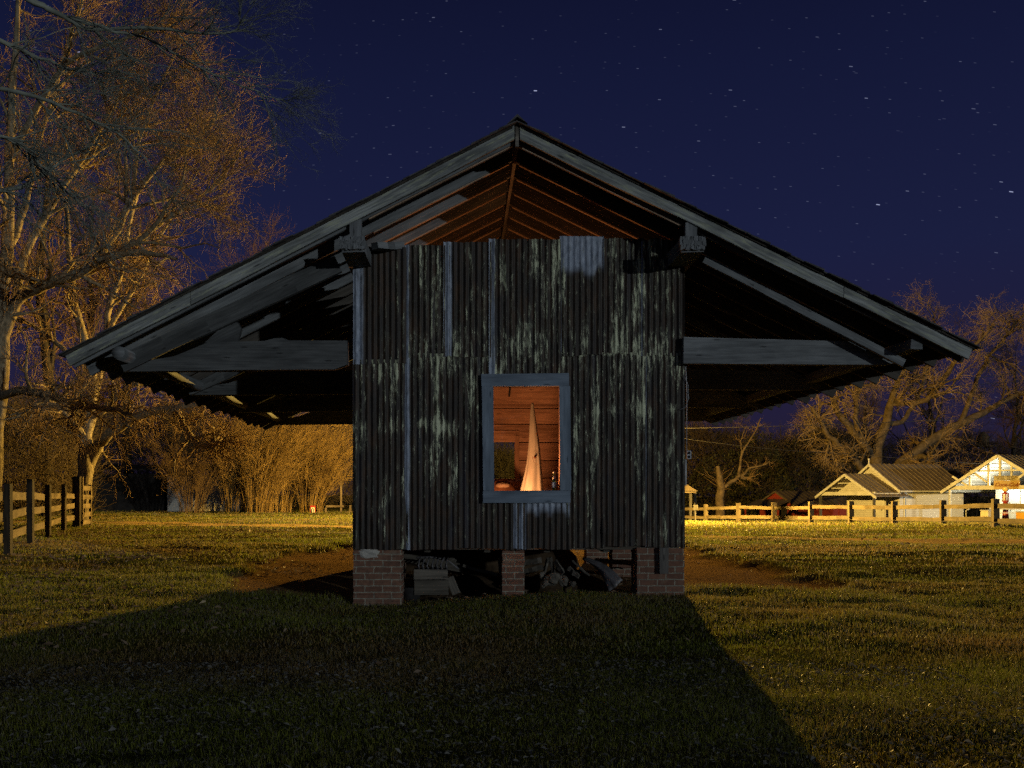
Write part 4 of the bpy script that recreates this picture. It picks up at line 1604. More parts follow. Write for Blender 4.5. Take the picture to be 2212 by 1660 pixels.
lo = bpy.data.objects.new('canopy_light', ld)
lo.parent = cs
lo.location = (.95, 0, beamz + .02)
COL.objects.link(lo)
# signs hung on the gable: boards with lettering
sg = thing('hanging_sign', 'worn yellow drinks sign with brown script hanging from the canopy truss', 'sign', (0, 0, 0))
A, B = D(2148, 1057, 65.2), D(2198, 1038.5, 65.2)
sg.location = ((A.x + B.x) / 2, 65.1, A.z)
sg.rotation_euler = (0, 0, R(-12))
sw, sh_ = 1.50, B.z - A.z
mb = MB(.002)
mb.box((0, 0, sh_ / 2), (sw, .04, sh_))
mb.build('sign_board', M['sign_board'], sg, local=True)
mb = MB(.002)
mb.box((-.01, .0, sh_ + .155), (sw - .03, .04, .29))
st_ = mb.build('top_board', M['sign_top'], sg, local=True)


def text(body, size, loc, mat_, parent, shear=0.0, off=0.0):
    cu = bpy.data.curves.new('lettering', 'FONT')
    cu.body = body
    cu.size = size
    cu.shear = shear
    cu.align_x = 'CENTER'
    cu.align_y = 'CENTER'
    cu.extrude = .004
    cu.offset = off
    cu.materials.append(mat_)
    o = bpy.data.objects.new('lettering', cu)
    COL.objects.link(o)
    o.parent = parent
    o.location = loc
    o.rotation_euler = (R(90), 0, 0)
    bpy.context.view_layer.update()
    me = bpy.data.meshes.new_from_object(o.evaluated_get(bpy.context.evaluated_depsgraph_get()))
    o2 = bpy.data.objects.new('lettering', me)
    COL.objects.link(o2)
    o2.parent = parent
    o2.location = loc
    o2.rotation_euler = (R(90), 0, 0)
    bpy.data.objects.remove(o)
    o2.name = 'lettering'
    return o2


text("Coca-Cola", .33, (0, -.026, sh_ / 2), M['sign_red'], sg, .35, .012)
# two rows of worn, unreadable letters: loose strokes
mb = MB()
r3 = random.Random(12)
for row, (x0_, x1_) in ((.075, (-.62, .62)), (-.055, (-.55, .52))):
    x = x0_
    while x < x1_:
        if abs(x + .06) > .08:
            mb.box((x, -.026, sh_ + .155 + row), (.022, .012, .10), rot=Matrix.Rotation(r3.uniform(-.35, .35), 3, 'Y'))
            if r3.random() < .65:
                mb.box((x + .03, -.0262, sh_ + .155 + row + r3.choice([-.045, 0, .045])), (.06, .012, .02))
        x += r3.uniform(.065, .10)
mb.build('lettering', M['sign_ink'], st_, local=True)

# old fuel pump with globe
p = D(2172, 1133, 63)
fz = gz(p.x, p.y) - .02
fp = thing('fuel_pump', 'red old fashioned fuel pump with a yellow globe under the canopy', 'fuel pump', (p.x, p.y, fz))
topz = CZ + (1068 - 1062) / F * 63 - fz
mb = MB()
mb.lathe((0, 0, 0), [(.26, 0), (.26, .06), (.20, .12), (.155, .5), (.145, topz - .65), (.20, topz - .60), (.20, topz - .56)], 14)
mb.build('pump_body', M['red_gloss'], fp, True, local=True)
for k in range(6):
    a = k * math.pi / 3
    mb = MB()
    mb.tube([(.19 * math.cos(a), .19 * math.sin(a), topz - .56), (.19 * math.cos(a), .19 * math.sin(a), topz - .16)], .018, 5)
    mb.build('cage_rod', M['red_gloss'], fp, True, local=True)
mb = MB()
mb.lathe((0, 0, 0), [(.14, topz - .56), (.14, topz - .18)], 12)
mb.build('glass_cylinder', M['label'], fp, True, local=True)
mb = MB()
mb.lathe((0, 0, 0), [(.21, topz - .17), (.21, topz - .13), (.10, topz - .07), (.06, topz - .02)], 14)
mb.build('pump_cap', M['red_gloss'], fp, True, local=True)
mb = MB()
mb.lathe((0, 0, topz - .02), [(.05, 0), (.13, .05), (.175, .14), (.175, .20), (.12, .29), (.03, .33)], 16)
mb.build('globe', M['globe'], fp, True, local=True)
mb = MB()
mb.tube([(.16, -.1, topz - .65), (.27, -.15, topz - 1.0), (.22, -.16, .6), (.15, -.1, .9)], .02, 6)
mb.build('hose', M['black'], fp, True, local=True)

# boxes by the canopy
p = D(2090, 1128, 64)
bz = gz(p.x, p.y) - .05
def chest(nm, lab, cat, px0, px1, pys, Yc, dep, body, lid):
    a, b = D(px0, pys, Yc), D(px1, pys, Yc)
    z0 = gz((a.x + b.x) / 2, Yc) - .05
    h = a.z - z0
    t = thing(nm, lab, cat, ((a.x + b.x) / 2, Yc, z0), R(20))
    wdt = b.x - a.x
    m1 = MB()
    m1.box((0, 0, h / 2 - .03), (wdt * .86, dep, h - .06))
    m1.build('chest_body', body, t, local=True, bevel=.03)
    m1 = MB()
    m1.box((0, 0, h - .03), (wdt * .88, dep + .03, .07))
    m1.build('chest_lid', lid, t, local=True, bevel=.02)
    m1 = MB()
    m1.box((-wdt * .15, -dep / 2 - .02, h * .78), (.22, .03, .05))
    m1.build('chest_handle', M['steel'], t, local=True)
    return t


chest('drinks_cooler', 'low white drinks cooler chest beside the left canopy post', 'cooler', 2074, 2107, 1119.5, 64, .6, M['cream'], M['white'])
chest('ice_box', 'tall cream ice box standing behind the fence under the canopy', 'ice box', 2121, 2148, 1102, 64.5, .6, M['cream'], M['white'])
chest('orange_chest', 'orange metal drinks chest at the right edge under the canopy', 'chest', 2199, 2232, 1105, 60, .7, M['orange'], M['steel'])
p = D(2087, 1118, 65.5)
wp = thing('water_pump', 'small white hand pump with a bent spout behind the cooler chest', 'hand pump', (p.x, p.y, gz(p.x, p.y)))
mb = MB()
zt = CZ + (1068 - 1103) / F * 65.5
mb.tube([(p.x, p.y, gz(p.x, p.y)), (p.x, p.y, zt), (p.x + .06, p.y, zt + .05), (p.x + .16, p.y, zt + .05)], .035, 8)
mb.build('pump_pipe', M['white'], wp, True)
mb = MB()
mb.tube([(p.x + .16, p.y, zt + .05), (p.x + .2, p.y, zt + .11)], .045, 8)
mb.build('spout', M['white'], wp, True)
a = D(2183, 1120, 62.0)
bn = thing('bench', 'low slatted bench beside the red fuel pump', 'bench', (a.x, a.y, gz(a.x, a.y)), R(-12))
for k in range(3):
    mb = MB()
    mb.box((0, -.15 + .15 * k, .45), (2.2, .12, .04))
    mb.build('seat_slat', M['white'], bn, local=True)
mb = MB()
mb.box((0, .28, .72), (2.2, .04, .14))
mb.build('backrest', M['white'], bn, local=True)
for sx_ in (-.95, .95):
    mb = MB()
    mb.box((sx_, 0, .21), (.08, .4, .42))
    mb.build('leg', M['steel'], bn, local=True)

# shelter just past the barn corner
p = D(1488, 1120, 60)
z0 = gz(p.x, p.y)
ks = thing('kiosk', 'small timber shelter with a shingled roof showing past the barn wall', 'shelter', (p.x - .6, p.y, z0))
for (px, Yk) in ((1491.5, 60.3), (1501.5, 62.2), (1462, 60.3), (1475, 62.2)):
    q_ = D(px, 1100, Yk)
    mb = MB(.004)
    mb.box((q_.x, Yk, z0 + .85), (.13, .13, 1.75))
    mb.build('post', M['plank_dark'], ks)
e0 = D(1507.5, 1062, 60.0)
rz0 = e0.z + .02
mb = MB()
xc = e0.x - 1.15
vs = [(e0.x, 60.0, rz0), (e0.x, 62.6, rz0), (xc - 1.15, 62.6, rz0), (xc - 1.15, 60.0, rz0), (xc, 61.0, rz0 + .85), (xc, 61.6, rz0 + .85)]
mb.add(vs, [(3, 0, 4), (0, 1, 5, 4), (1, 2, 5), (2, 3, 4, 5), (0, 3, 2, 1)], (0, 1, 0))
mb.box((xc, 61.3, rz0 - .06), (2.1, 2.4, .1))
mb.build('roof', M['fence'], ks)
# small sign on a post
p = D(1503, 1120, 50)
sp = thing('post_sign', 'small blank square sign on a thin post beyond the barn corner', 'sign', (p.x, p.y, gz(p.x, p.y)))
zt = CZ + (1068 - 1092) / F * 50
mb = MB()
mb.box((p.x, p.y + .03, (gz(p.x, p.y) + zt) / 2), (.035, .035, zt - gz(p.x, p.y)))
mb.build('post', M['plank_dark'], sp)
mb = MB()
mb.box((p.x, p.y, zt - .1), (.22, .02, .25))
mb.build('plate', M['plank_dark'], sp)

# windmill tower
p = D(2123.5, 1060, 112)
z0 = gz(p.x, p.y)
wm = thing('windmill_tower', 'thin lattice windmill tower standing among the dark trees', 'windmill tower', (p.x, p.y, z0))
zt = CZ + (1068 - 966) / F * 112
for sx_ in (-1, 1):
    for sy in (-1, 1):
        mb = MB()
        mb.tube([(p.x + sx_ * 1.5, p.y + sy * 1.5, z0), (p.x + sx_ * .45, p.y + sy * .45, zt)], .07, 5)
        mb.build('leg', M['bark_far'], wm, True)
for f_ in (.3, .55, .8):
    e = 1.5 - 1.05 * f_
    zz = z0 + (zt - z0) * f_
    mb = MB()
    for (xa, ya, xb, yb) in ((-1, -1, 1, -1), (1, -1, 1, 1), (1, 1, -1, 1), (-1, 1, -1, -1)):
        mb.beam((p.x + xa * e, p.y + ya * e, zz), (p.x + xb * e, p.y + yb * e, zz), .06, .06)
    mb.build('girt', M['bark_far'], wm)
mb = MB()
mb.box((p.x, p.y, zt + .08), (1.9, 1.9, .14))
mb.build('platform', M['bark_far'], wm)
mb = MB()
mb.lathe((p.x, p.y, zt + .15), [(.62, 0), (.62, 1.0), (.5, 1.1), (.12, 1.5)], 12)
mb.build('tank', M['bark_far'], wm, True)

# shed on the left, open dark bay and pale boarded end
a, b = D(198, 1100, 66), D(392, 1100, 66)
z0 = gz(-20, 66) - .1
sd = thing('machinery_shed', 'dark open fronted shed behind the left tree, pale boards at its right end', 'shed', ((a.x + b.x) / 2, 68, z0))
xa, xm, xb = a.x - 3, D(362, 1100, 66).x, D(520, 1100, 66).x
zt = CZ + (1068 - 1022) / F * 66
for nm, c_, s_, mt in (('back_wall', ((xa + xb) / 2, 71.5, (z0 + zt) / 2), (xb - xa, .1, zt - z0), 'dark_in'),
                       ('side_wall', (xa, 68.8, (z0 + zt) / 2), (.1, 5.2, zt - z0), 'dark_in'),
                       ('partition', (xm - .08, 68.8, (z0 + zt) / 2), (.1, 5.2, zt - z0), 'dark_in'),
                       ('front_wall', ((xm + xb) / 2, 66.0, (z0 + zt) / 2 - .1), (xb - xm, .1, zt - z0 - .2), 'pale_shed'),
                       ('bay_dark_panel', ((xa + xm) / 2 - .1, 66.1, (z0 + zt) / 2), (xm - xa - .3, .06, zt - z0 - .1), 'dark_in')):  # near-black panel fills the open bay in place of its shaded inside
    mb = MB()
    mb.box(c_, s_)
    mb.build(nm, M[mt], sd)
mb = MB()
vs = [(xa - .3, 65.4, zt + .25), (xb + .3, 65.4, zt + .25), (xb + .3, 72, zt - .2 + .9), (xa - .3, 72, zt - .2 + .9)]
mb.add(vs + [(p_[0], p_[1], p_[2] - .1) for p_ in vs], [(3, 2, 1, 0), (4, 5, 6, 7), (0, 4, 7, 3), (1, 2, 6, 5), (3, 7, 6, 2), (0, 1, 5, 4)], (0, 1, 0))
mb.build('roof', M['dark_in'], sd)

# red roadside fuel dispenser left of the barn
p = D(675.5, 1105, 60)
z0 = gz(p.x, p.y) - .05
zt = CZ + (1068 - 1092.5) / F * 60
rp_ = thing('fuel_dispenser', 'small red and cream fuel dispenser with a black hose standing by the far shrubs', 'fuel dispenser', (p.x, p.y, z0))
mb = MB()
mb.box((0, 0, (zt - z0) / 2), (.31, .25, zt - z0))
mb.build('cabinet', M['red_gloss'], rp_, local=True, bevel=.03)
mb = MB()
mb.box((.02, -.13, (zt - z0) * .42), (.20, .03, (zt - z0) * .70))
mb.build('cream_panel', M['cream'], rp_, local=True, bevel=.01)
mb = MB()
hh = zt - z0
mb.tube([(-.03, -.165, .05), (-.03, -.17, hh * .5), (.0, -.17, hh * .66), (.06, -.17, hh * .68), (.075, -.17, hh * .5), (.075, -.165, hh * .1)], .014, 6)
mb.build('hose', M['black'], rp_, True, local=True)
# dark rail fence and posts next to it
hf = thing('wooden_rail', 'short dark timber rail fence beside the red fuel dispenser', 'fence', (-6.6, 62, gz(-6.6, 62)))
for (px, top, wd) in ((737, 1040, .10), (757, 1092, .12), (704, 1094, .10)):
    q_ = D(px, 1105, 62)
    zt = CZ + (1068 - top) / F * 62
    mb = MB(.004)
    mb.box((q_.x, 62, (gz(q_.x, 62) + zt) / 2 - .05), (wd, .1, zt - gz(q_.x, 62) + .1))
    mb.build('post', M['fence'], hf)
for (pa, pb, py_) in ((704, 743, 1094), (745, 775, 1108)):
    A, B = D(pa, py_, 61.9), D(pb, py_, 61.9)
    mb = MB(.003)
    mb.beam(A, B, .05, .12)
    mb.build('rail', M['fence'], hf)

# power lines
PT = Vector((LX + 1.2, LY + .25, 7.0))


def power_line(pts, lab, r_=.014):
    mbb = MB()
    out = []
    for i in range(len(pts) - 1):
        A, B = Vector(pts[i]), Vector(pts[i + 1])
        for k in range(9):
            t = k / 8
            p_ = A.lerp(B, t)
            p_.z -= .35 * 4 * t * (1 - t) * .5
            out.append(p_)
    mbb.tube(out, r_, 4)
    return tag(mbb.build('power_line', M['wire']), lab, 'power line', 'power lines from the utility pole')


power_line([PT + Vector((.7, 0, 0)), D(1935, 832, 60), D(2330, 784, 76)], 'uppermost of the thin power lines crossing the right hand tree')
power_line([PT + Vector((-.7, 0, 0)), D(1935, 840, 60), D(2330, 808, 76)], 'second power line, just below the uppermost one, across the right hand tree')
power_line([PT + Vector((.1, 0, -2.95)), D(2330, 890, 76)], 'lowest long power line crossing in front of the right hand tree limbs')
power_line([PT + Vector((.1, 0, -3.1)), D(1830, 980, 60), D(2330, 1008, 72)], 'sagging service wire running down toward the filling station roof', .011)
power_line([PT + Vector((.2, 0, -2.0)), D(1545, 1018, 53)], 'thin guy wire slanting down just right of the barn wall', .010)

# ---------------------------------------------------------------- trees
rng = np.random.default_rng(11)


def unit(a):
    return a / np.maximum(np.linalg.norm(a, axis=-1, keepdims=True), 1e-9)


def limb(pts, Yd, S=16, wob=0.02, dy0=0.0):
    """authored limb from photo pixels: (px, py, radius px[, dY]) -> polyline and radii"""
    P = np.array([list(D(p[0], p[1], Yd + (p[3] if len(p) > 3 else 0) + dy0)) for p in pts])
    Rr = np.array([p[2] * (Yd) / F for p in pts])
    n = len(pts)
    t = np.linspace(0, n - 1, S)
    i = np.clip(np.floor(t).astype(int), 0, n - 2)
    f = (t - i)[:, None]
    p0, p1, p2, p3 = P[np.maximum(i - 1, 0)], P[i], P[i + 1], P[np.minimum(i + 2, n - 1)]
    Q = .5 * ((2 * p1) + (-p0 + p2) * f + (2 * p0 - 5 * p1 + 4 * p2 - p3) * f ** 2 + (-p0 + 3 * p1 - 3 * p2 + p3) * f ** 3)
    rr = Rr[i] * (1 - f[:, 0]) + Rr[i + 1] * f[:, 0]
    w_ = rng.normal(0, 1, (S, 3)) * (rr[:, None] * .10 + wob)
    w_[0] = 0
    return Q + w_, rr


def limbs(specs, Yd, S=16, wob=.02):
    A = [limb(s, Yd, S, wob) for s in specs]
    return np.array([a[0] for a in A]), np.array([a[1] for a in A])


def spawn(P, Rr, n, L, ang, S=5, wander=.25, grav=0.0, rmax=1.0, t0=.15, t1=1.0, taper=.25, bias=(0, 0, 0), shrink=.45, rk=.62, rmin=.003):
    N, S0 = P.shape[:2]
    ii = np.repeat(np.arange(N), n)
    Mn = len(ii)
    t = rng.uniform(t0, t1, Mn)
    f = t * (S0 - 1)
    i = np.clip(np.floor(f).astype(int), 0, S0 - 2)
    a = (f - i)[:, None]
    pos = P[ii, i] * (1 - a) + P[ii, i + 1] * a
    tan = unit(P[ii, i + 1] - P[ii, i])
    rad = Rr[ii, i] * (1 - a[:, 0]) + Rr[ii, i + 1] * a[:, 0]
    rv = unit(np.cross(rng.normal(0, 1, (Mn, 3)), tan))
    an = rng.uniform(ang[0], ang[1], Mn)[:, None]
    d = np.cos(an) * tan + np.sin(an) * rv
    ln = rng.uniform(L[0], L[1], Mn) * (1 - shrink * t)
    out = np.empty((Mn, S, 3))
    out[:, 0] = pos
    for s in range(1, S):
        d = unit(d + rng.normal(0, wander, (Mn, 3)) + np.array([bias[0], bias[1], grav + bias[2]]))
        pos = pos + d * (ln / (S - 1))[:, None]
        out[:, s] = pos
    r0 = np.clip(rad * rk, rmin, rmax)
    return out, r0[:, None] * np.linspace(1, taper, S)[None, :]


def tubes(P, Rr, sides):
    N, S = P.shape[:2]
    T = np.empty_like(P)
    T[:, 1:-1] = P[:, 2:] - P[:, :-2]
    T[:, 0] = P[:, 1] - P[:, 0]
    T[:, -1] = P[:, -1] - P[:, -2]
    T = unit(T)
    ref = unit(np.cross(T[:, S // 2], rng.normal(0, 1, (N, 3))))[:, None, :]
    U = unit(np.cross(T, ref))
    V = np.cross(T, U)
    th = np.arange(sides) * 2 * np.pi / sides
    vs = P[:, :, None, :] + Rr[:, :, None, None] * (np.cos(th)[None, None, :, None] * U[:, :, None, :] + np.sin(th)[None, None, :, None] * V[:, :, None, :])
    ids = np.arange(N * S * sides).reshape(N, S, sides)
    nxt = np.roll(ids, -1, axis=2)
    q_ = np.stack([ids[:, :-1], nxt[:, :-1], nxt[:, 1:], ids[:, 1:]], -1).reshape(-1, 4)
    return vs.reshape(-1, 3), q_


def join(parts):
    vs, qs, b = [], [], 0
    for v, q_ in parts:
        vs.append(v)
        qs.append(q_ + b)
        b += len(v)
    return np.concatenate(vs), np.concatenate(qs)


def tree_obj(name, label, cat, loc, trunk_parts, crown_parts, tm, cm, group=None):
    t = thing(name, label, cat, loc, 0, group)
    v, q_ = join(trunk_parts)
    np_mesh('trunk', v, q_, None, tm, t)
    if crown_parts:
        v, q_ = join(crown_parts)
        np_mesh('crown', v, q_, None, cm, t)
    return t


# --- tree at the left edge of the frame, big pale limbs
Y1 = 27.0
sp1 = [
    [(-22, 1165, 20), (-12, 1000, 18), (-2, 850, 17), (6, 740, 16), (10, 650, 15), (16, 500, 13), (20, 350, 10), (28, 200, 8), (35, 80, 6), (40, -60, 3)],
    [(4, 735, 13), (33, 657, 13), (70, 628, 12, -.5), (110, 612, 11, -1), (167, 592, 10, -1.5), (233, 558, 8, -2), (330, 548, 6, -2.5), (420, 560, 3, -3)],
    [(33, 657, 10), (50, 560, 9, .5), (95, 470, 8, 1), (150, 385, 7, 1.5), (210, 330, 6, 2), (275, 292, 4.5, 2), (350, 270, 3, 2.2), (420, 255, 1.5, 2.5)],
    [(200, 575, 8, -1.8), (245, 510, 7.5, -1.5), (293, 437, 7, -1), (363, 364, 5.5, -.5), (460, 317, 4, 0), (533, 263, 3, .4), (602, 232, 1.2, .6)],
    [(233, 558, 6, -2), (290, 530, 5.5, -2.4), (343, 500, 5, -2.6), (400, 443, 3.5, -3), (440, 395, 2, -3.2), (452, 330, 1, -3.2)],
    [(343, 500, 5, -2.6), (423, 457, 4.5, -2), (500, 422, 3.5, -1.6), (567, 377, 2.5, -1.2), (612, 318, 1.0, -1)],
    [(19, 350, 8), (90, 215, 6.5, -1), (157, 130, 5, -1.6), (283, 80, 3.6, -2), (400, 58, 2, -2.3)],
    [(120, 430, 6, 1.2), (190, 325, 6, 1), (233, 247, 5, .5), (267, 207, 4.5, 0), (330, 198, 3.2, -.5), (430, 165, 1.5, -1)],
    [(297, 433, 5, -1), (308, 335, 4, -.5), (322, 285, 3.4, -.2), (380, 180, 2.4, .6), (440, 90, 1.2, 1)],
    [(14, 560, 9), (60, 420, 7, 2), (100, 250, 5.5, 3), (160, 60, 4, 3.5), (200, -60, 2.5, 4)],
    [(-2, 860, 10), (60, 845, 9, -1.5), (120, 858, 8, -2.4), (200, 876, 6, -3.2), (290, 893, 3, -3.8)],
    [(0, 590, 8), (-60, 480, 7, -1), (-120, 330, 5, -1.5), (-150, 150, 3, -2)],
]
sp1 = [[((p[0] if p[0] < 260 else 260 + (p[0] - 260) * .74),) + tuple(p[1:]) for p in l_] for l_ in sp1]
P0, R0 = limbs(sp1, Y1, 20, .012)
tp = [tubes(P0, R0, 9)]
b1, r1 = spawn(P0, R0, 15, (1.2, 3.3), (.5, 1.15), 7, .22, .05, .06, .22, 1.0, shrink=.74)
b2, r2 = spawn(b1, r1, 8, (.6, 1.8), (.45, 1.1), 6, .24, .03, .022, .15, 1.0)
b3, r3_ = spawn(b2, r2, 5, (.4, 1.1), (.4, 1.1), 6, .30, .02, .012, .1, 1.0, rmin=.0062)
b4, r4 = spawn(b3, r3_, 2, (.14, .42), (.4, 1.1), 4, .3, .02, .008, .2, 1.0, rmin=.005)
tp.append(tubes(b1, r1, 6))
tree_obj('bare_tree', 'tall bare tree with thick pale limbs reaching in from the left edge', 'tree', (P0[0, 0, 0], P0[0, 0, 1], gz(P0[0, 0, 0], P0[0, 0, 1])), tp,
         [tubes(b2, r2, 4), tubes(b3, r3_, 3), tubes(b4, r4, 3)], M['bark'], M['twig'])
n_tw = len(b4) + len(b3)

# --- forked tree behind the gate
Y2 = 36.0
sp2 = [
    [(177, 1128, 20), (180, 1080, 17), (183, 1030, 16.5), (190, 988, 16), (186, 940, 13), (194, 890, 12), (202, 830, 10.5), (188, 760, 9.5), (167, 690, 8.5), (156, 620, 7), (150, 530, 5.5), (140, 430, 4)],
    [(186, 1020, 13), (205, 970, 12), (226, 948, 11.5, -.4), (256, 923, 10, -1), (310, 898, 8.5, -2), (370, 884, 7.5, -2.8), (432, 875, 5.5, -3.4), (470, 860, 3, -3.8)],
    [(195, 888, 10), (216, 800, 8.5, .8), (229, 722, 8, 1.2), (241, 650, 7, 1.5), (262, 588, 6, 1.8), (278, 500, 5, 2), (300, 400, 3.5, 2.3)],
    [(226, 735, 7, 1.2), (266, 660, 6, .6), (300, 605, 5, .2), (330, 540, 3.5, 0), (370, 470, 2, 0)],
    [(196, 905, 8), (250, 860, 7.5, -1), (300, 820, 6, -2), (340, 790, 4, -2.6)],
    [(380, 884, 5.5, -2.8), (402, 925, 5, -3), (414, 948, 6, -3.1), (432, 960, 7, -3.2), (458, 961, 6, -3.3), (486, 955, 3, -3.4)],
    [(188, 950, 7), (150, 900, 6, -1), (100, 870, 5, -1.5), (40, 900, 3, -2)],
    [(190, 800, 6), (120, 740, 5, 1), (60, 700, 4, 1.5), (0, 690, 3, 2)],
]
P0, R0 = limbs(sp2, Y2, 20, .012)
tp = [tubes(P0, R0, 9)]
b1, r1 = spawn(P0, R0, 14, (1.2, 3.0), (.5, 1.2), 7, .26, -.02, .05, .3, 1.0, shrink=.7)
b2, r2 = spawn(b1, r1, 7, (.6, 1.6), (.45, 1.2), 6, .30, -.04, .018, .1, 1.0)
b3, r3_ = spawn(b2, r2, 4, (.3, 1.0), (.4, 1.2), 6, .34, -.03, .011, .1, 1.0, rmin=.0065)
# hanging sprays under the right limb
bh, rh = spawn(P0[[1, 5, 6]], R0[[1, 5, 6]], 11, (.8, 1.9), (.6, 1.4), 7, .28, -.16, .02, .45, 1.0, rmin=.008)
bh2, rh2 = spawn(bh, rh, 8, (.2, .6), (.4, 1.2), 5, .35, -.05, .009, .1, 1.0, rmin=.0055)
tp.append(tubes(b1, r1, 6))
tree_obj('bare_tree', 'forked bare tree standing just behind the pale gate', 'tree', (P0[0, 0, 0], P0[0, 0, 1], gz(P0[0, 0, 0], P0[0, 0, 1])), tp,
         [tubes(b2, r2, 4), tubes(b3, r3_, 3), tubes(bh, rh, 4), tubes(bh2, rh2, 3)], M['bark'], M['twig'])


# --- generic background bare tree
def auto_tree(px, pybase, Yd, hpx, label, seed, spread=1.0, tm='bark_dark', cm='twig_red', dens=1.0, group='bare trees at the back', name='bare_tree'):
    global rng
    rng = np.random.default_rng(seed)
    b = D(px, pybase, Yd)
    zg = gz(b.x, b.y)
    H_ = CZ + (1068 - (pybase - hpx)) / F * Yd - zg
    specs = []
    t = np.linspace(0, 1, 14)
    base = np.stack([b.x + rng.normal(0, .02, 14).cumsum() * H_ * .4, b.y + t * 0, zg - .2 + t * H_ * .85], -1)
    P_ = base[None]
    R_ = (.015 * H_ * (1 - t) ** .8 + .012)[None]
    m1, q1 = spawn(P_, R_, int(16 * dens), (H_ * .20 * spread, H_ * .44 * spread), (.35, .95), 9, .13, .07, .12, .22, .98, shrink=.6)
    m2, q2 = spawn(m1, q1, int(8 * dens), (H_ * .10, H_ * .26), (.4, 1.0), 6, .2, .04, .05, .2, 1.0)
    m3, q3 = spawn(m2, q2, int(8 * dens), (H_ * .04, H_ * .12), (.4, 1.1), 5, .26, .03, .02, .1, 1.0, rmin=.006 * Yd / 45)
    m4, q4 = spawn(m3, q3, 2, (H_ * .02, H_ * .06), (.4, 1.1), 4, .3, .03, .01, .1, 1.0, rmin=.005 * Yd / 45)
    return tree_obj(name, label, 'tree', (b.x, b.y, zg), [tubes(P_, R_, 8), tubes(m1, q1, 6)],
                    [tubes(m2, q2, 4), tubes(m3, q3, 3), tubes(m4, q4, 3)], M[tm], M[cm], group)


auto_tree(95, 1105, 50, 1010, 'tall bare tree filling the crown behind the gate tree', 21, dens=.75, spread=.85)
auto_tree(300, 1105, 76, 770, 'bare reddish tree rising behind the left barn eave', 22, dens=1.15)
auto_tree(545, 1105, 76, 640, 'smaller bare tree whose tips show just above the left roof slope', 23, dens=1.0)
auto_tree(200, 1105, 80, 860, 'slender bare tree farthest back in the left hand crown', 24, dens=.9)

# --- big spreading tree behind the white cottage
rng = np.random.default_rng(31)
Y3 = 80.0
sp3 = [
    [(1912, 1120, 17), (1903, 1050, 16), (1893, 1010, 15), (1902, 943, 12), (1912, 918, 10), (1925, 872, 8, -1), (1932, 845, 6.5, -1.5), (1950, 797, 4.5, -2), (1965, 740, 3, -2.5), (1975, 690, 1.5, -3)],
    [(1893, 1005, 11), (1870, 965, 9.5), (1846, 937, 8, -1), (1815, 900, 6.5, -2), (1798, 852, 5, -3), (1783, 828, 3.5, -3), (1765, 800, 1.5, -3)],
    [(1915, 1060, 13), (1948, 1006, 12, .5), (1989, 968, 10.5, 1), (2071, 917, 9, 1.5), (2126, 889, 7, 2), (2167, 868, 5.5, 2), (2240, 835, 3.5, 2)],
    [(1900, 1050, 10), (1866, 1016, 8, -1), (1825, 975, 6.5, -2), (1785, 934, 5, -3), (1755, 880, 3, -3.5)],
    [(1925, 872, 6, -1), (1985, 870, 6, -2), (2017, 852, 5.5, -2.5), (2064, 780, 4.5, -3), (2106, 742, 3, -3.5), (2150, 700, 1.5, -4)],
    [(2071, 917, 6, 1.5), (2100, 850, 5, 1), (2130, 780, 4, .5), (2180, 720, 2.5, 0), (2215, 670, 1.2, 0)],
    [(1940, 1010, 6, -1), (1990, 985, 5, -2), (2025, 1010, 4, -3), (2070, 1025, 2.5, -3.5)],
    [(1846, 937, 6, -1), (1850, 870, 5, -2), (1862, 830, 3.5, -2.5), (1880, 790, 2, -3)],
    [(1911, 920, 6), (1960, 900, 5, 1), (1990, 830, 4, 1.5), (2010, 740, 3, 2), (2020, 680, 1.5, 2)],
]
P0, R0 = limbs(sp3, Y3, 18, .05)
tp = [tubes(P0, R0, 9)]
b1, r1 = spawn(P0, R0, 12, (2.0, 5.5), (.5, 1.2), 8, .28, .02, .10, .3, 1.0)
b2, r2 = spawn(b1, r1, 7, (1.0, 3.0), (.45, 1.2), 7, .32, -.02, .05, .1, 1.0, rmin=.016)
b3, r3_ = spawn(b2, r2, 6, (.5, 1.5), (.4, 1.2), 5, .34, .0, .022, .1, 1.0, rmin=.010)
b4, r4 = spawn(b3, r3_, 3, (.25, .8), (.4, 1.2), 4, .34, .0, .012, .1, 1.0, rmin=.008)
tp.append(tubes(b1, r1, 6))
tree_obj('spreading_tree', 'huge bare spreading tree with gnarled limbs rising behind the white cottage', 'tree', (P0[0, 0, 0], P0[0, 0, 1], gz(P0[0, 0, 0], P0[0, 0, 1])), tp,
         [tubes(b2, r2, 4), tubes(b3, r3_, 3), tubes(b4, r4, 3)], M['bark_far'], M['twig_far'])
auto_tree(2010, 1110, 108, 440, 'bare tree behind the spreading tree, its tips above the roof end', 32, dens=.95, group='bare trees behind the cottage')
for (px_, Yd_, h_, lab_, sd_) in ((1500, 96, 215, 'dim bare tree at the back, nearest the barn wall on the right', 34), (1590, 104, 235, 'dim bare tree at the back behind the lopped tree', 35),
                                 (1680, 98, 215, 'dim bare tree at the back above the red shed', 36), (1765, 106, 260, 'dim bare tree at the back between red shed and cottage', 37), (1850, 112, 330, 'dim bare tree at the back left of the spreading tree', 38)):
    auto_tree(px_, 1112, Yd_, h_, lab_, sd_, dens=.9, cm='twig_back', group='bare trees behind the cottage')
auto_tree(2190, 1110, 104, 420, 'bare tree at the right edge above the filling station', 33, dens=1.0, group='bare trees behind the cottage')

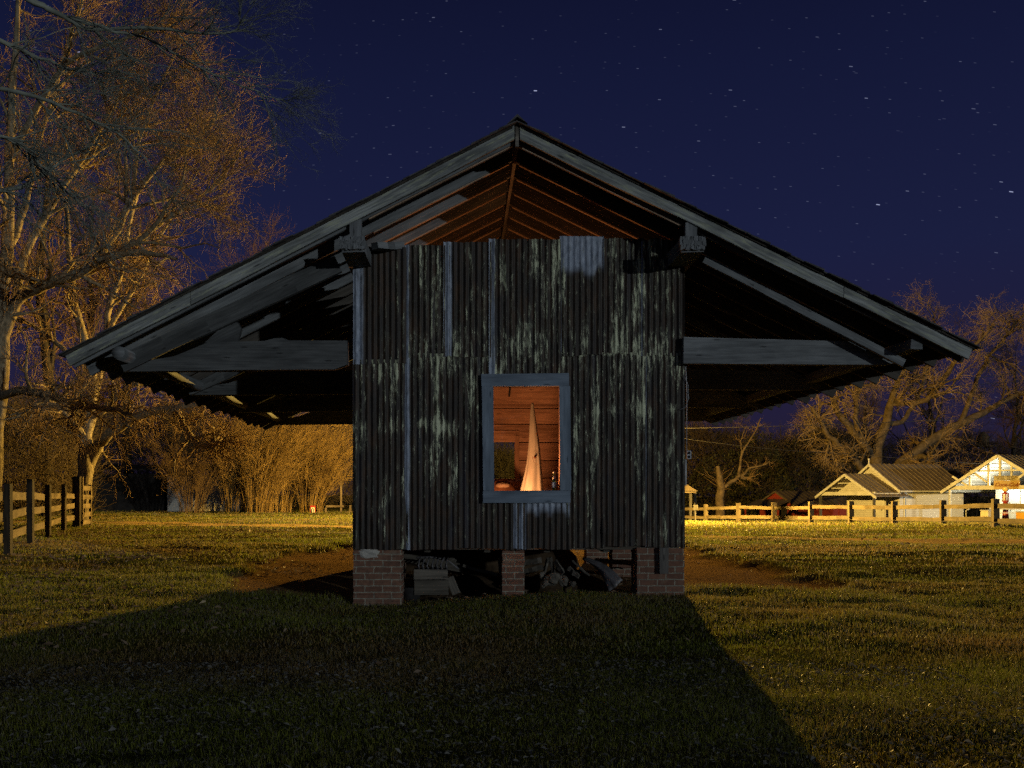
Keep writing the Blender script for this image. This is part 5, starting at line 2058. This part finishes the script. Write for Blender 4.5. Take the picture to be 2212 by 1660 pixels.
# --- lopped trunk with one crooked arm
rng = np.random.default_rng(41)
Y4 = 67.0
sp4 = [
    [(1554.8, 1122, 10.5), (1555, 1090, 9.5), (1556, 1056, 9), (1554, 1033, 7), (1551.5, 1018, 5.5), (1551, 1009, 4.5)],
    [(1560, 1056, 5), (1568, 1050, 4.2), (1578, 1042, 4), (1588, 1036, 4.2), (1595, 1031, 4), (1601, 1029, 3.5)],
    [(1596, 1031, 3.5), (1596, 1023, 3), (1599, 1003, 2.6), (1602, 982, 2.4), (1617, 955, 1.9), (1636, 925, 1.4), (1643, 903, .8)],
    [(1600, 1030, 3.2), (1606, 1026, 2.8), (1614, 1018, 2.4), (1622, 1011, 2.2), (1651, 1005, 1.8), (1662, 997, 1.2)],
    [(1600, 1032, 3.2), (1608, 1034, 2.8), (1615, 1033, 2.4), (1619, 1034, 2), (1625, 1039, .8)],
    [(1603, 981, 1.6), (1600, 965, 1.2), (1601, 950, .9), (1612, 920, .6)],
]
P0, R0 = limbs(sp4, Y4, 12, .01)
b1, r1 = spawn(P0[1:], R0[1:], 6, (.4, 1.5), (.5, 1.2), 7, .3, -.02, .03, .4, 1.0, rmin=.010)
b2, r2 = spawn(b1, r1, 5, (.3, .8), (.4, 1.2), 5, .3, 0, .012, .1, 1.0, rmin=.008)
bs, rs = spawn(P0[:1], R0[:1], 16, (.9, 2.6), (.7, 1.3), 7, .2, .04, .02, .3, .85, rmin=.010)
tree_obj('lopped_tree', 'lopped tree trunk with one crooked bare arm behind the rail fence', 'tree', (P0[0, 0, 0], Y4, gz(P0[0, 0, 0], Y4)), [tubes(P0, R0, 9)],
         [tubes(b1, r1, 4), tubes(b2, r2, 3), tubes(bs, rs, 3)], M['bark_lopped'], M['shrub_dark'])

# --- near tree outside the frame at left whose drooping boughs hang into the picture
rng = np.random.default_rng(51)
Y5 = 8.2
sp5 = [
    [(-620, 1560, 90), (-600, 1200, 74), (-590, 800, 66), (-560, 400, 56), (-520, 0, 44), (-460, -400, 26)],
    [(-560, 300, 34), (-300, 60, 22), (-60, -40, 14), (60, 0, 10), (110, 24, 8), (185, 60, 6), (300, 62, 5), (430, 72, 4), (500, 68, 3), (532, 40, 1.4)],
    [(60, 0, 7), (150, 40, 5.5), (250, 66, 4.5), (330, 90, 4, .2), (440, 152, 3.2, .4), (540, 192, 2.4, .6), (585, 214, 1.8, .7), (614, 219, 1.0, .7)],
    [(-560, 500, 26), (-300, 300, 16), (-100, 200, 10), (0, 190, 7), (120, 225, 5.5), (220, 270, 4, .3), (300, 330, 3, .5), (360, 420, 1.6, .7)],
    [(-560, 500, 22, -.6), (-320, 440, 14, -.4), (-100, 425, 9), (0, 412, 7), (70, 395, 5, .2), (150, 340, 3, .4), (230, 300, 1.5, .5)],
    [(-560, 560, 18, -.5), (-300, 350, 12, -.4), (-80, 290, 8, -.3), (40, 310, 5, -.2), (120, 390, 3.4, -.1), (200, 470, 2.0), (245, 560, 1)],
    [(-540, 200, 22), (-260, 60, 15), (-80, 70, 10), (30, 100, 7, .3), (120, 140, 5, .4), (200, 160, 3, .5), (300, 160, 1.5, .6)],
]
P0, R0 = limbs(sp5, Y5, 26, .006)
R0[1:] = R0[1:] * .72
b1, r1 = spawn(P0[1:], R0[1:], 24, (.45, 1.4), (.3, .85), 8, .14, -.03, .007, .42, .97, taper=.3, rmin=.0028, shrink=.52)
b2, r2 = spawn(b1, r1, 9, (.15, .55), (.3, .9), 6, .2, -.02, .004, .1, 1.0, rmin=.0017)
b3, r3_ = spawn(b2, r2, 6, (.05, .2), (.4, 1.0), 4, .25, 0, .002, .1, 1.0, rmin=.0012)
tree_obj('overhanging_tree', 'near grey tree whose drooping boughs hang in from the top left corner', 'tree', (P0[0, 0, 0], P0[0, 0, 1], gz(P0[0, 0, 0], P0[0, 0, 1])),
         [tubes(P0, R0, 8)], [tubes(b1, r1, 4), tubes(b2, r2, 3), tubes(b3, r3_, 3)], M['twig_near'], M['twig_near'])


# --- arching shrubs
def shrub(px, Yd, hpx, wpx, lean, n, label, seed, mt, pybase=1106, cat='shrub', group='arching shrubs at the back of the yard', twn=14, thick=.75):
    global rng
    rng = np.random.default_rng(seed)
    b = D(px, pybase, Yd)
    zg = gz(b.x, b.y)
    H_ = hpx * Yd / F
    Wd = wpx * Yd / F
    S = 10
    a = rng.uniform(0, 2 * np.pi, n)
    rad = np.sqrt(rng.uniform(0, 1, n))
    ln = H_ * rng.uniform(.62, 1.0, n)
    t = np.linspace(0, 1, S)[None, :]
    off = (rad * np.cos(a))[:, None]
    offy = (rad * np.sin(a))[:, None]
    curve = t ** 1.7
    lean_ = lean * Wd
    x = b.x + off * Wd * .13 + off * Wd * .42 * curve + lean_ * curve * rng.uniform(.4, 1.3, n)[:, None]
    y = b.y + offy * Wd * .13 + offy * Wd * .40 * curve
    z = zg - .05 + ln[:, None] * (t - .10 * t ** 3)
    P_ = np.stack([x, y, z], -1) + rng.normal(0, .012, (n, S, 3)).cumsum(1)
    R_ = (.017 * thick * rng.uniform(.6, 1.3, n))[:, None] * np.linspace(1, .3, S)[None]
    c1, q1 = spawn(P_, R_, twn, (H_ * .10, H_ * .26), (.25, .75), 6, .13, .05, .012, .25, 1.0, bias=(lean * .16, 0, 0), rmin=.0075)
    c2, q2 = spawn(c1, q1, 4, (H_ * .04, H_ * .13), (.2, .7), 5, .14, .05, .008, .1, 1.0, bias=(lean * .12, 0, 0), rmin=.006)
    root = thing('arching_shrub' if group.startswith('arching') else 'shrub', label, cat, (b.x, b.y, zg), 0, group)
    v, q_ = tubes(P_, R_, 4)
    np_mesh('stems', v, q_, None, M[mt], root)
    v, q_ = join([tubes(c1, q1, 3), tubes(c2, q2, 3)])
    np_mesh('twigs', v, q_, None, M[mt], root)
    return root


shrub(413, 60, 190, 210, -.02, 60, 'dark many stemmed shrub left of the bright golden shrubs', 61, 'shrub_dark')
shrub(505, 61, 215, 190, .10, 110, 'golden arching shrub with pale upright stems beside the dark shrub', 62, 'shrub_twig')
shrub(560, 60, 235, 230, .28, 150, 'tallest golden arching shrub in the middle of the lit thicket', 63, 'shrub_twig')
shrub(612, 62, 225, 210, .30, 130, 'golden shrub behind the red fuel dispenser, leaning right', 64, 'shrub_twig')
shrub(672, 61.5, 190, 190, .25, 130, 'rightmost golden arching shrub close to the barn wall', 65, 'shrub_twig')
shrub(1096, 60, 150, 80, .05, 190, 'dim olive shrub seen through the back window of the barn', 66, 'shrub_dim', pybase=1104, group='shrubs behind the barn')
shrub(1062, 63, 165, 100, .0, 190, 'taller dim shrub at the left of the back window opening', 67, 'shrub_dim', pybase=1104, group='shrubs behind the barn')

# --- woods at the back: brush and leaf clumps, one mass each
def brushwood(name, label, boxes, n, seed, mt, L=(.8, 2.6), r_=.02):
    global rng
    rng = np.random.default_rng(seed)
    Ps, Rs = [], []
    for (px0, px1, Ya, Yb, top, dens) in boxes:
        k = int(n * dens)
        Yd = rng.uniform(Ya, Yb, k)
        px = rng.uniform(px0, px1, k)
        x = (px - 1000) / F * Yd
        zg = g0(x, Yd)
        zt = CZ + (1068 - top) / F * Yd + (fbm(px * .02, px * 0, seed) - .5) * 60 / F * Yd
        h = np.maximum(zt - zg, .6) * rng.uniform(0, 1, k) ** .75
        pos = np.stack([x, Yd, zg + h], -1)
        d = unit(np.stack([rng.normal(0, .55, k), rng.normal(0, .4, k), rng.uniform(.25, 1, k)], -1))
        S = 5
        P_ = np.empty((k, S, 3))
        P_[:, 0] = pos
        ln = rng.uniform(L[0], L[1], k)
        for s in range(1, S):
            d = unit(d + rng.normal(0, .22, (k, 3)))
            pos = pos + d * (ln / S)[:, None]
            P_[:, s] = pos
        Ps.append(P_)
        Rs.append((r_ * rng.uniform(.4, 1.2, k))[:, None] * np.linspace(1, .3, S)[None])
    P_, R_ = np.concatenate(Ps), np.concatenate(Rs)
    v, q_ = tubes(P_, R_, 3)
    o = np_mesh(name, v, q_, None, M[mt])
    return tag(o, label, 'woods', None, 'stuff')


brushwood('left_brushwood', 'dark tangled brushwood behind the left fence and shed',
          [(-160, 200, 42, 70, 900, .35), (180, 420, 72, 84, 890, .25), (360, 780, 70, 92, 905, .4), (780, 1440, 84, 104, 915, .35)], 26000, 71, 'brush')
brushwood('right_brushwood', 'dark tangled woods behind the rail fence and cottage',
          [(1440, 1900, 92, 120, 945, .6), (1850, 2350, 106, 130, 960, .4)], 26000, 72, 'brush', (1.0, 3.2), .026)


def leaf_mass(name, label, boxes, n, seed, c1, c2, size, mt, cat, flat=False):
    global rng
    rng = np.random.default_rng(seed)
    pos, sz = [], []
    for (px0, px1, Ya, Yb, top, bot_, dens) in boxes:
        k = int(n * dens)
        Yd = rng.uniform(Ya, Yb, k)
        px = rng.uniform(px0, px1, k)
        x = (px - 1000) / F * Yd
        lump = (fbm(px * .03, Yd * .2, seed) - .5) * 70
        mid = (px0 + px1) / 2
        arch = 1 - ((px - mid) / ((px1 - px0) / 2)) ** 2
        zt = CZ + (1068 - (bot_ + (top - bot_) * (.35 + .65 * arch) + lump)) / F * Yd
        zb_ = CZ + (1068 - bot_) / F * Yd
        u_ = rng.uniform(0, 1, k) ** .6
        z = zb_ + (zt - zb_) * u_
        keep = vnoise(x * 1.1, z * 1.3, seed + 4) > .33
        p_ = np.stack([x, Yd, z], -1)[keep]
        pos.append(p_)
    pos = np.concatenate(pos)
    k = len(pos)
    d = unit(rng.normal(0, 1, (k, 3)))
    e = unit(np.cross(d, rng.normal(0, 1, (k, 3))))
    s = (size * rng.uniform(.6, 1.4, k))[:, None]
    vs = np.stack([pos - d * s, pos + e * s * .45 + d * s * .1, pos + d * s, pos - e * s * .45 + d * s * .1], 1).reshape(-1, 3)
    q_ = np.arange(k * 4).reshape(-1, 4)
    mixv = rng.uniform(0, 1, k)[:, None]
    col = np.array(c1)[None] * (1 - mixv) + np.array(c2)[None] * mixv
    col = np.concatenate([col, np.ones((k, 1))], 1).repeat(4, 0)
    return tag(np_mesh(name, vs, q_, None, M[mt], None, col), label, cat, None, 'stuff')


leaf_mass('ivy_thicket', 'dim evergreen ivy and undergrowth behind the lopped tree and red shed',
          [(1570, 1720, 90, 98, 940, 1125, .25), (1640, 1900, 92, 104, 930, 1110, .45), (1480, 1640, 90, 104, 960, 1120, .3)], 24000, 81, (.022, .023, .008), (.085, .08, .03), .12, 'ivy', 'undergrowth')

# ---------------------------------------------------------------- grass and fallen leaves
def in_view(x, y, m=.12):
    px = x / y * F + 1000
    return (px > -2212 * m) & (px < 2212 * (1 + m))


def blades(name, label, zones, seed):
    global rng
    rng = np.random.default_rng(seed)
    V, C_, T_ = [], [], []
    base = 0
    for (ya, yb, n, hmin, hmax, wd) in zones:
        # equal density over the picture rather than the ground
        y = ya * yb / (yb - rng.uniform(0, 1, n) * (yb - ya))
        y = y * .6 + rng.uniform(ya, yb, n) * .4
        x = (rng.uniform(-.12, 1.12, n) * 2212 - 1000) / F * y
        dm_ = np.maximum(dirt(x, y), track(x, y) * .93)
        thin = fbm(x * .8, y * .8, 13)
        keep = (rng.uniform(0, 1, n) > dm_ * 1.1) & (rng.uniform(0, 1, n) < .35 + 1.1 * thin)
        keep &= ~((x > WX0 + .1) & (x < WX1 - .05) & (y > 12.2) & (y < 18.5))
        x, y, thin = x[keep], y[keep], thin[keep]
        k = len(x)
        z = g(x, y) - .004
        h = rng.uniform(hmin, hmax, k) * (.55 + .9 * thin)
        edge = np.exp(-((dirt(x, y) - .25) / .22) ** 2) * (dirt(x, y) > .02)
        h = h * (1 + .9 * edge)
        a = rng.uniform(0, 2 * np.pi, k)
        lean = rng.uniform(.1, .9, k)
        dx, dy = np.cos(a), np.sin(a)
        wx, wy = -dy, dx
        b = rng.uniform(0, 2 * np.pi, k)
        w_ = wd * rng.uniform(.6, 1.3, k)
        B = np.stack([x, y, z], -1)
        Wv = np.stack([np.cos(b) * w_, np.sin(b) * w_, w_ * 0], -1)
        Mid = B + np.stack([dx * lean * h * .30, dy * lean * h * .30, h * .58], -1)
        Tip = B + np.stack([dx * lean * h * .95, dy * lean * h * .95, h * (1 - .35 * lean)], -1)
        vs = np.stack([B - Wv, B + Wv, Mid - Wv * .8, Mid + Wv * .8, Tip], 1)
        i0 = base + np.arange(k) * 5
        T_.append(np.stack([np.stack([i0, i0 + 1, i0 + 3], -1), np.stack([i0, i0 + 3, i0 + 2], -1), np.stack([i0 + 2, i0 + 3, i0 + 4], -1)], 1).reshape(-1, 3))
        V.append(vs.reshape(-1, 3))
        base += k * 5
        dry = np.clip(fbm(x * .45, y * .7, 17) * 1.9 - .55 + rng.normal(0, .22, k), 0, 1)[:, None]
        green = np.array([.165, .190, .026]) * rng.uniform(.6, 1.35, (k, 1))
        straw = np.array([.25, .170, .065]) * rng.uniform(.5, 1.3, (k, 1))
        col = green * (1 - dry) + straw * dry
        grey = (rng.uniform(0, 1, k) < .22)[:, None]
        col = np.where(grey, np.array([.20, .185, .145]) * rng.uniform(.5, 1.2, (k, 1)), col)
        C_.append(np.concatenate([col, np.ones((k, 1))], 1).repeat(5, 0))
    o = np_mesh(name, np.concatenate(V), None, np.concatenate(T_), M['blade'], None, np.concatenate(C_))
    return tag(o, label, 'grass', None, 'stuff')


blades('grass', 'short rough winter grass over the whole yard',
       [(4.2, 9.5, 250000, .018, .052, .0014), (8, 17, 210000, .020, .058, .0028), (16, 32, 130000, .025, .070, .0062), (30, 72, 110000, .03, .09, .012)], 91)


def litter(name, label, zones, seed):
    global rng
    rng = np.random.default_rng(seed)
    pos = []
    gy = []
    for (xa, xb, ya, yb, n, s0) in zones:
        x = rng.uniform(xa, xb, n)
        y = rng.uniform(ya, yb, n)
        keep = fbm(x * .7, y * .7, seed) > rng.uniform(.25, .65, n)
        x, y = x[keep], y[keep]
        pos.append(np.stack([x, y, g(x, y) + rng.uniform(.004, .035, len(x)), x * 0 + s0], -1))
        gy.append(x * 0 + (1.0 if s0 < .02 else 0.0))
    gy = np.concatenate(gy)[:, None]
    pos = np.concatenate(pos)
    k = len(pos)
    a = rng.uniform(0, 2 * np.pi, k)
    tilt = rng.normal(0, .5, k)
    d = np.stack([np.cos(a), np.sin(a), tilt * .6], -1)
    e = np.stack([-np.sin(a), np.cos(a), rng.normal(0, .45, k)], -1)
    s = (pos[:, 3] * rng.uniform(.5, 1.4, k))[:, None]
    up = np.array([0, 0, 1.0])[None]
    c = pos[:, :3]
    curl = rng.uniform(-.1, .5, k)[:, None]
    vs = np.stack([c - d * s, c + e * s * .42 + up * s * curl, c + d * s + up * s * curl * .6, c - e * s * .42 + up * s * curl, c], 1)
    i0 = np.arange(k) * 5
    t_ = np.stack([np.stack([i0, i0 + 1, i0 + 4], -1), np.stack([i0 + 1, i0 + 2, i0 + 4], -1), np.stack([i0 + 2, i0 + 3, i0 + 4], -1), np.stack([i0 + 3, i0, i0 + 4], -1)], 1).reshape(-1, 3)
    br = rng.uniform(0, 1, k)[:, None]
    col = np.array([.085, .052, .030]) * (1 - br) + np.array([.22, .17, .12]) * br
    col = col * (1 - gy) + (np.array([.07, .068, .060]) * (1 - br) + np.array([.16, .16, .145]) * br) * gy
    pale = (rng.uniform(0, 1, k) > .985) & (gy[:, 0] < .5)
    col[pale] = np.array([.42, .34, .22])
    return tag(np_mesh(name, vs.reshape(-1, 3), None, t_, M['leaf'], None, np.concatenate([col, np.ones((k, 1))], 1).repeat(5, 0), False), label, 'leaves', None, 'stuff')


litter('fallen_leaves', 'scattered dead leaves in the grass and under the left fence',
       [(-11, -5, 14, 32, 7000, .04), (-6, -2, 8, 20, 2500, .035), (-3.2, 3.4, 4.2, 7.6, 15000, .016), (-5, 9, 7, 24, 2600, .022), (-12, 12, 20, 40, 2500, .05), (-1.2, 2.5, 12.0, 15, 900, .035)], 95)
print('twigs', n_tw, 'tris', sum(len(o.data.polygons) for o in bpy.data.objects if o.type == 'MESH'))
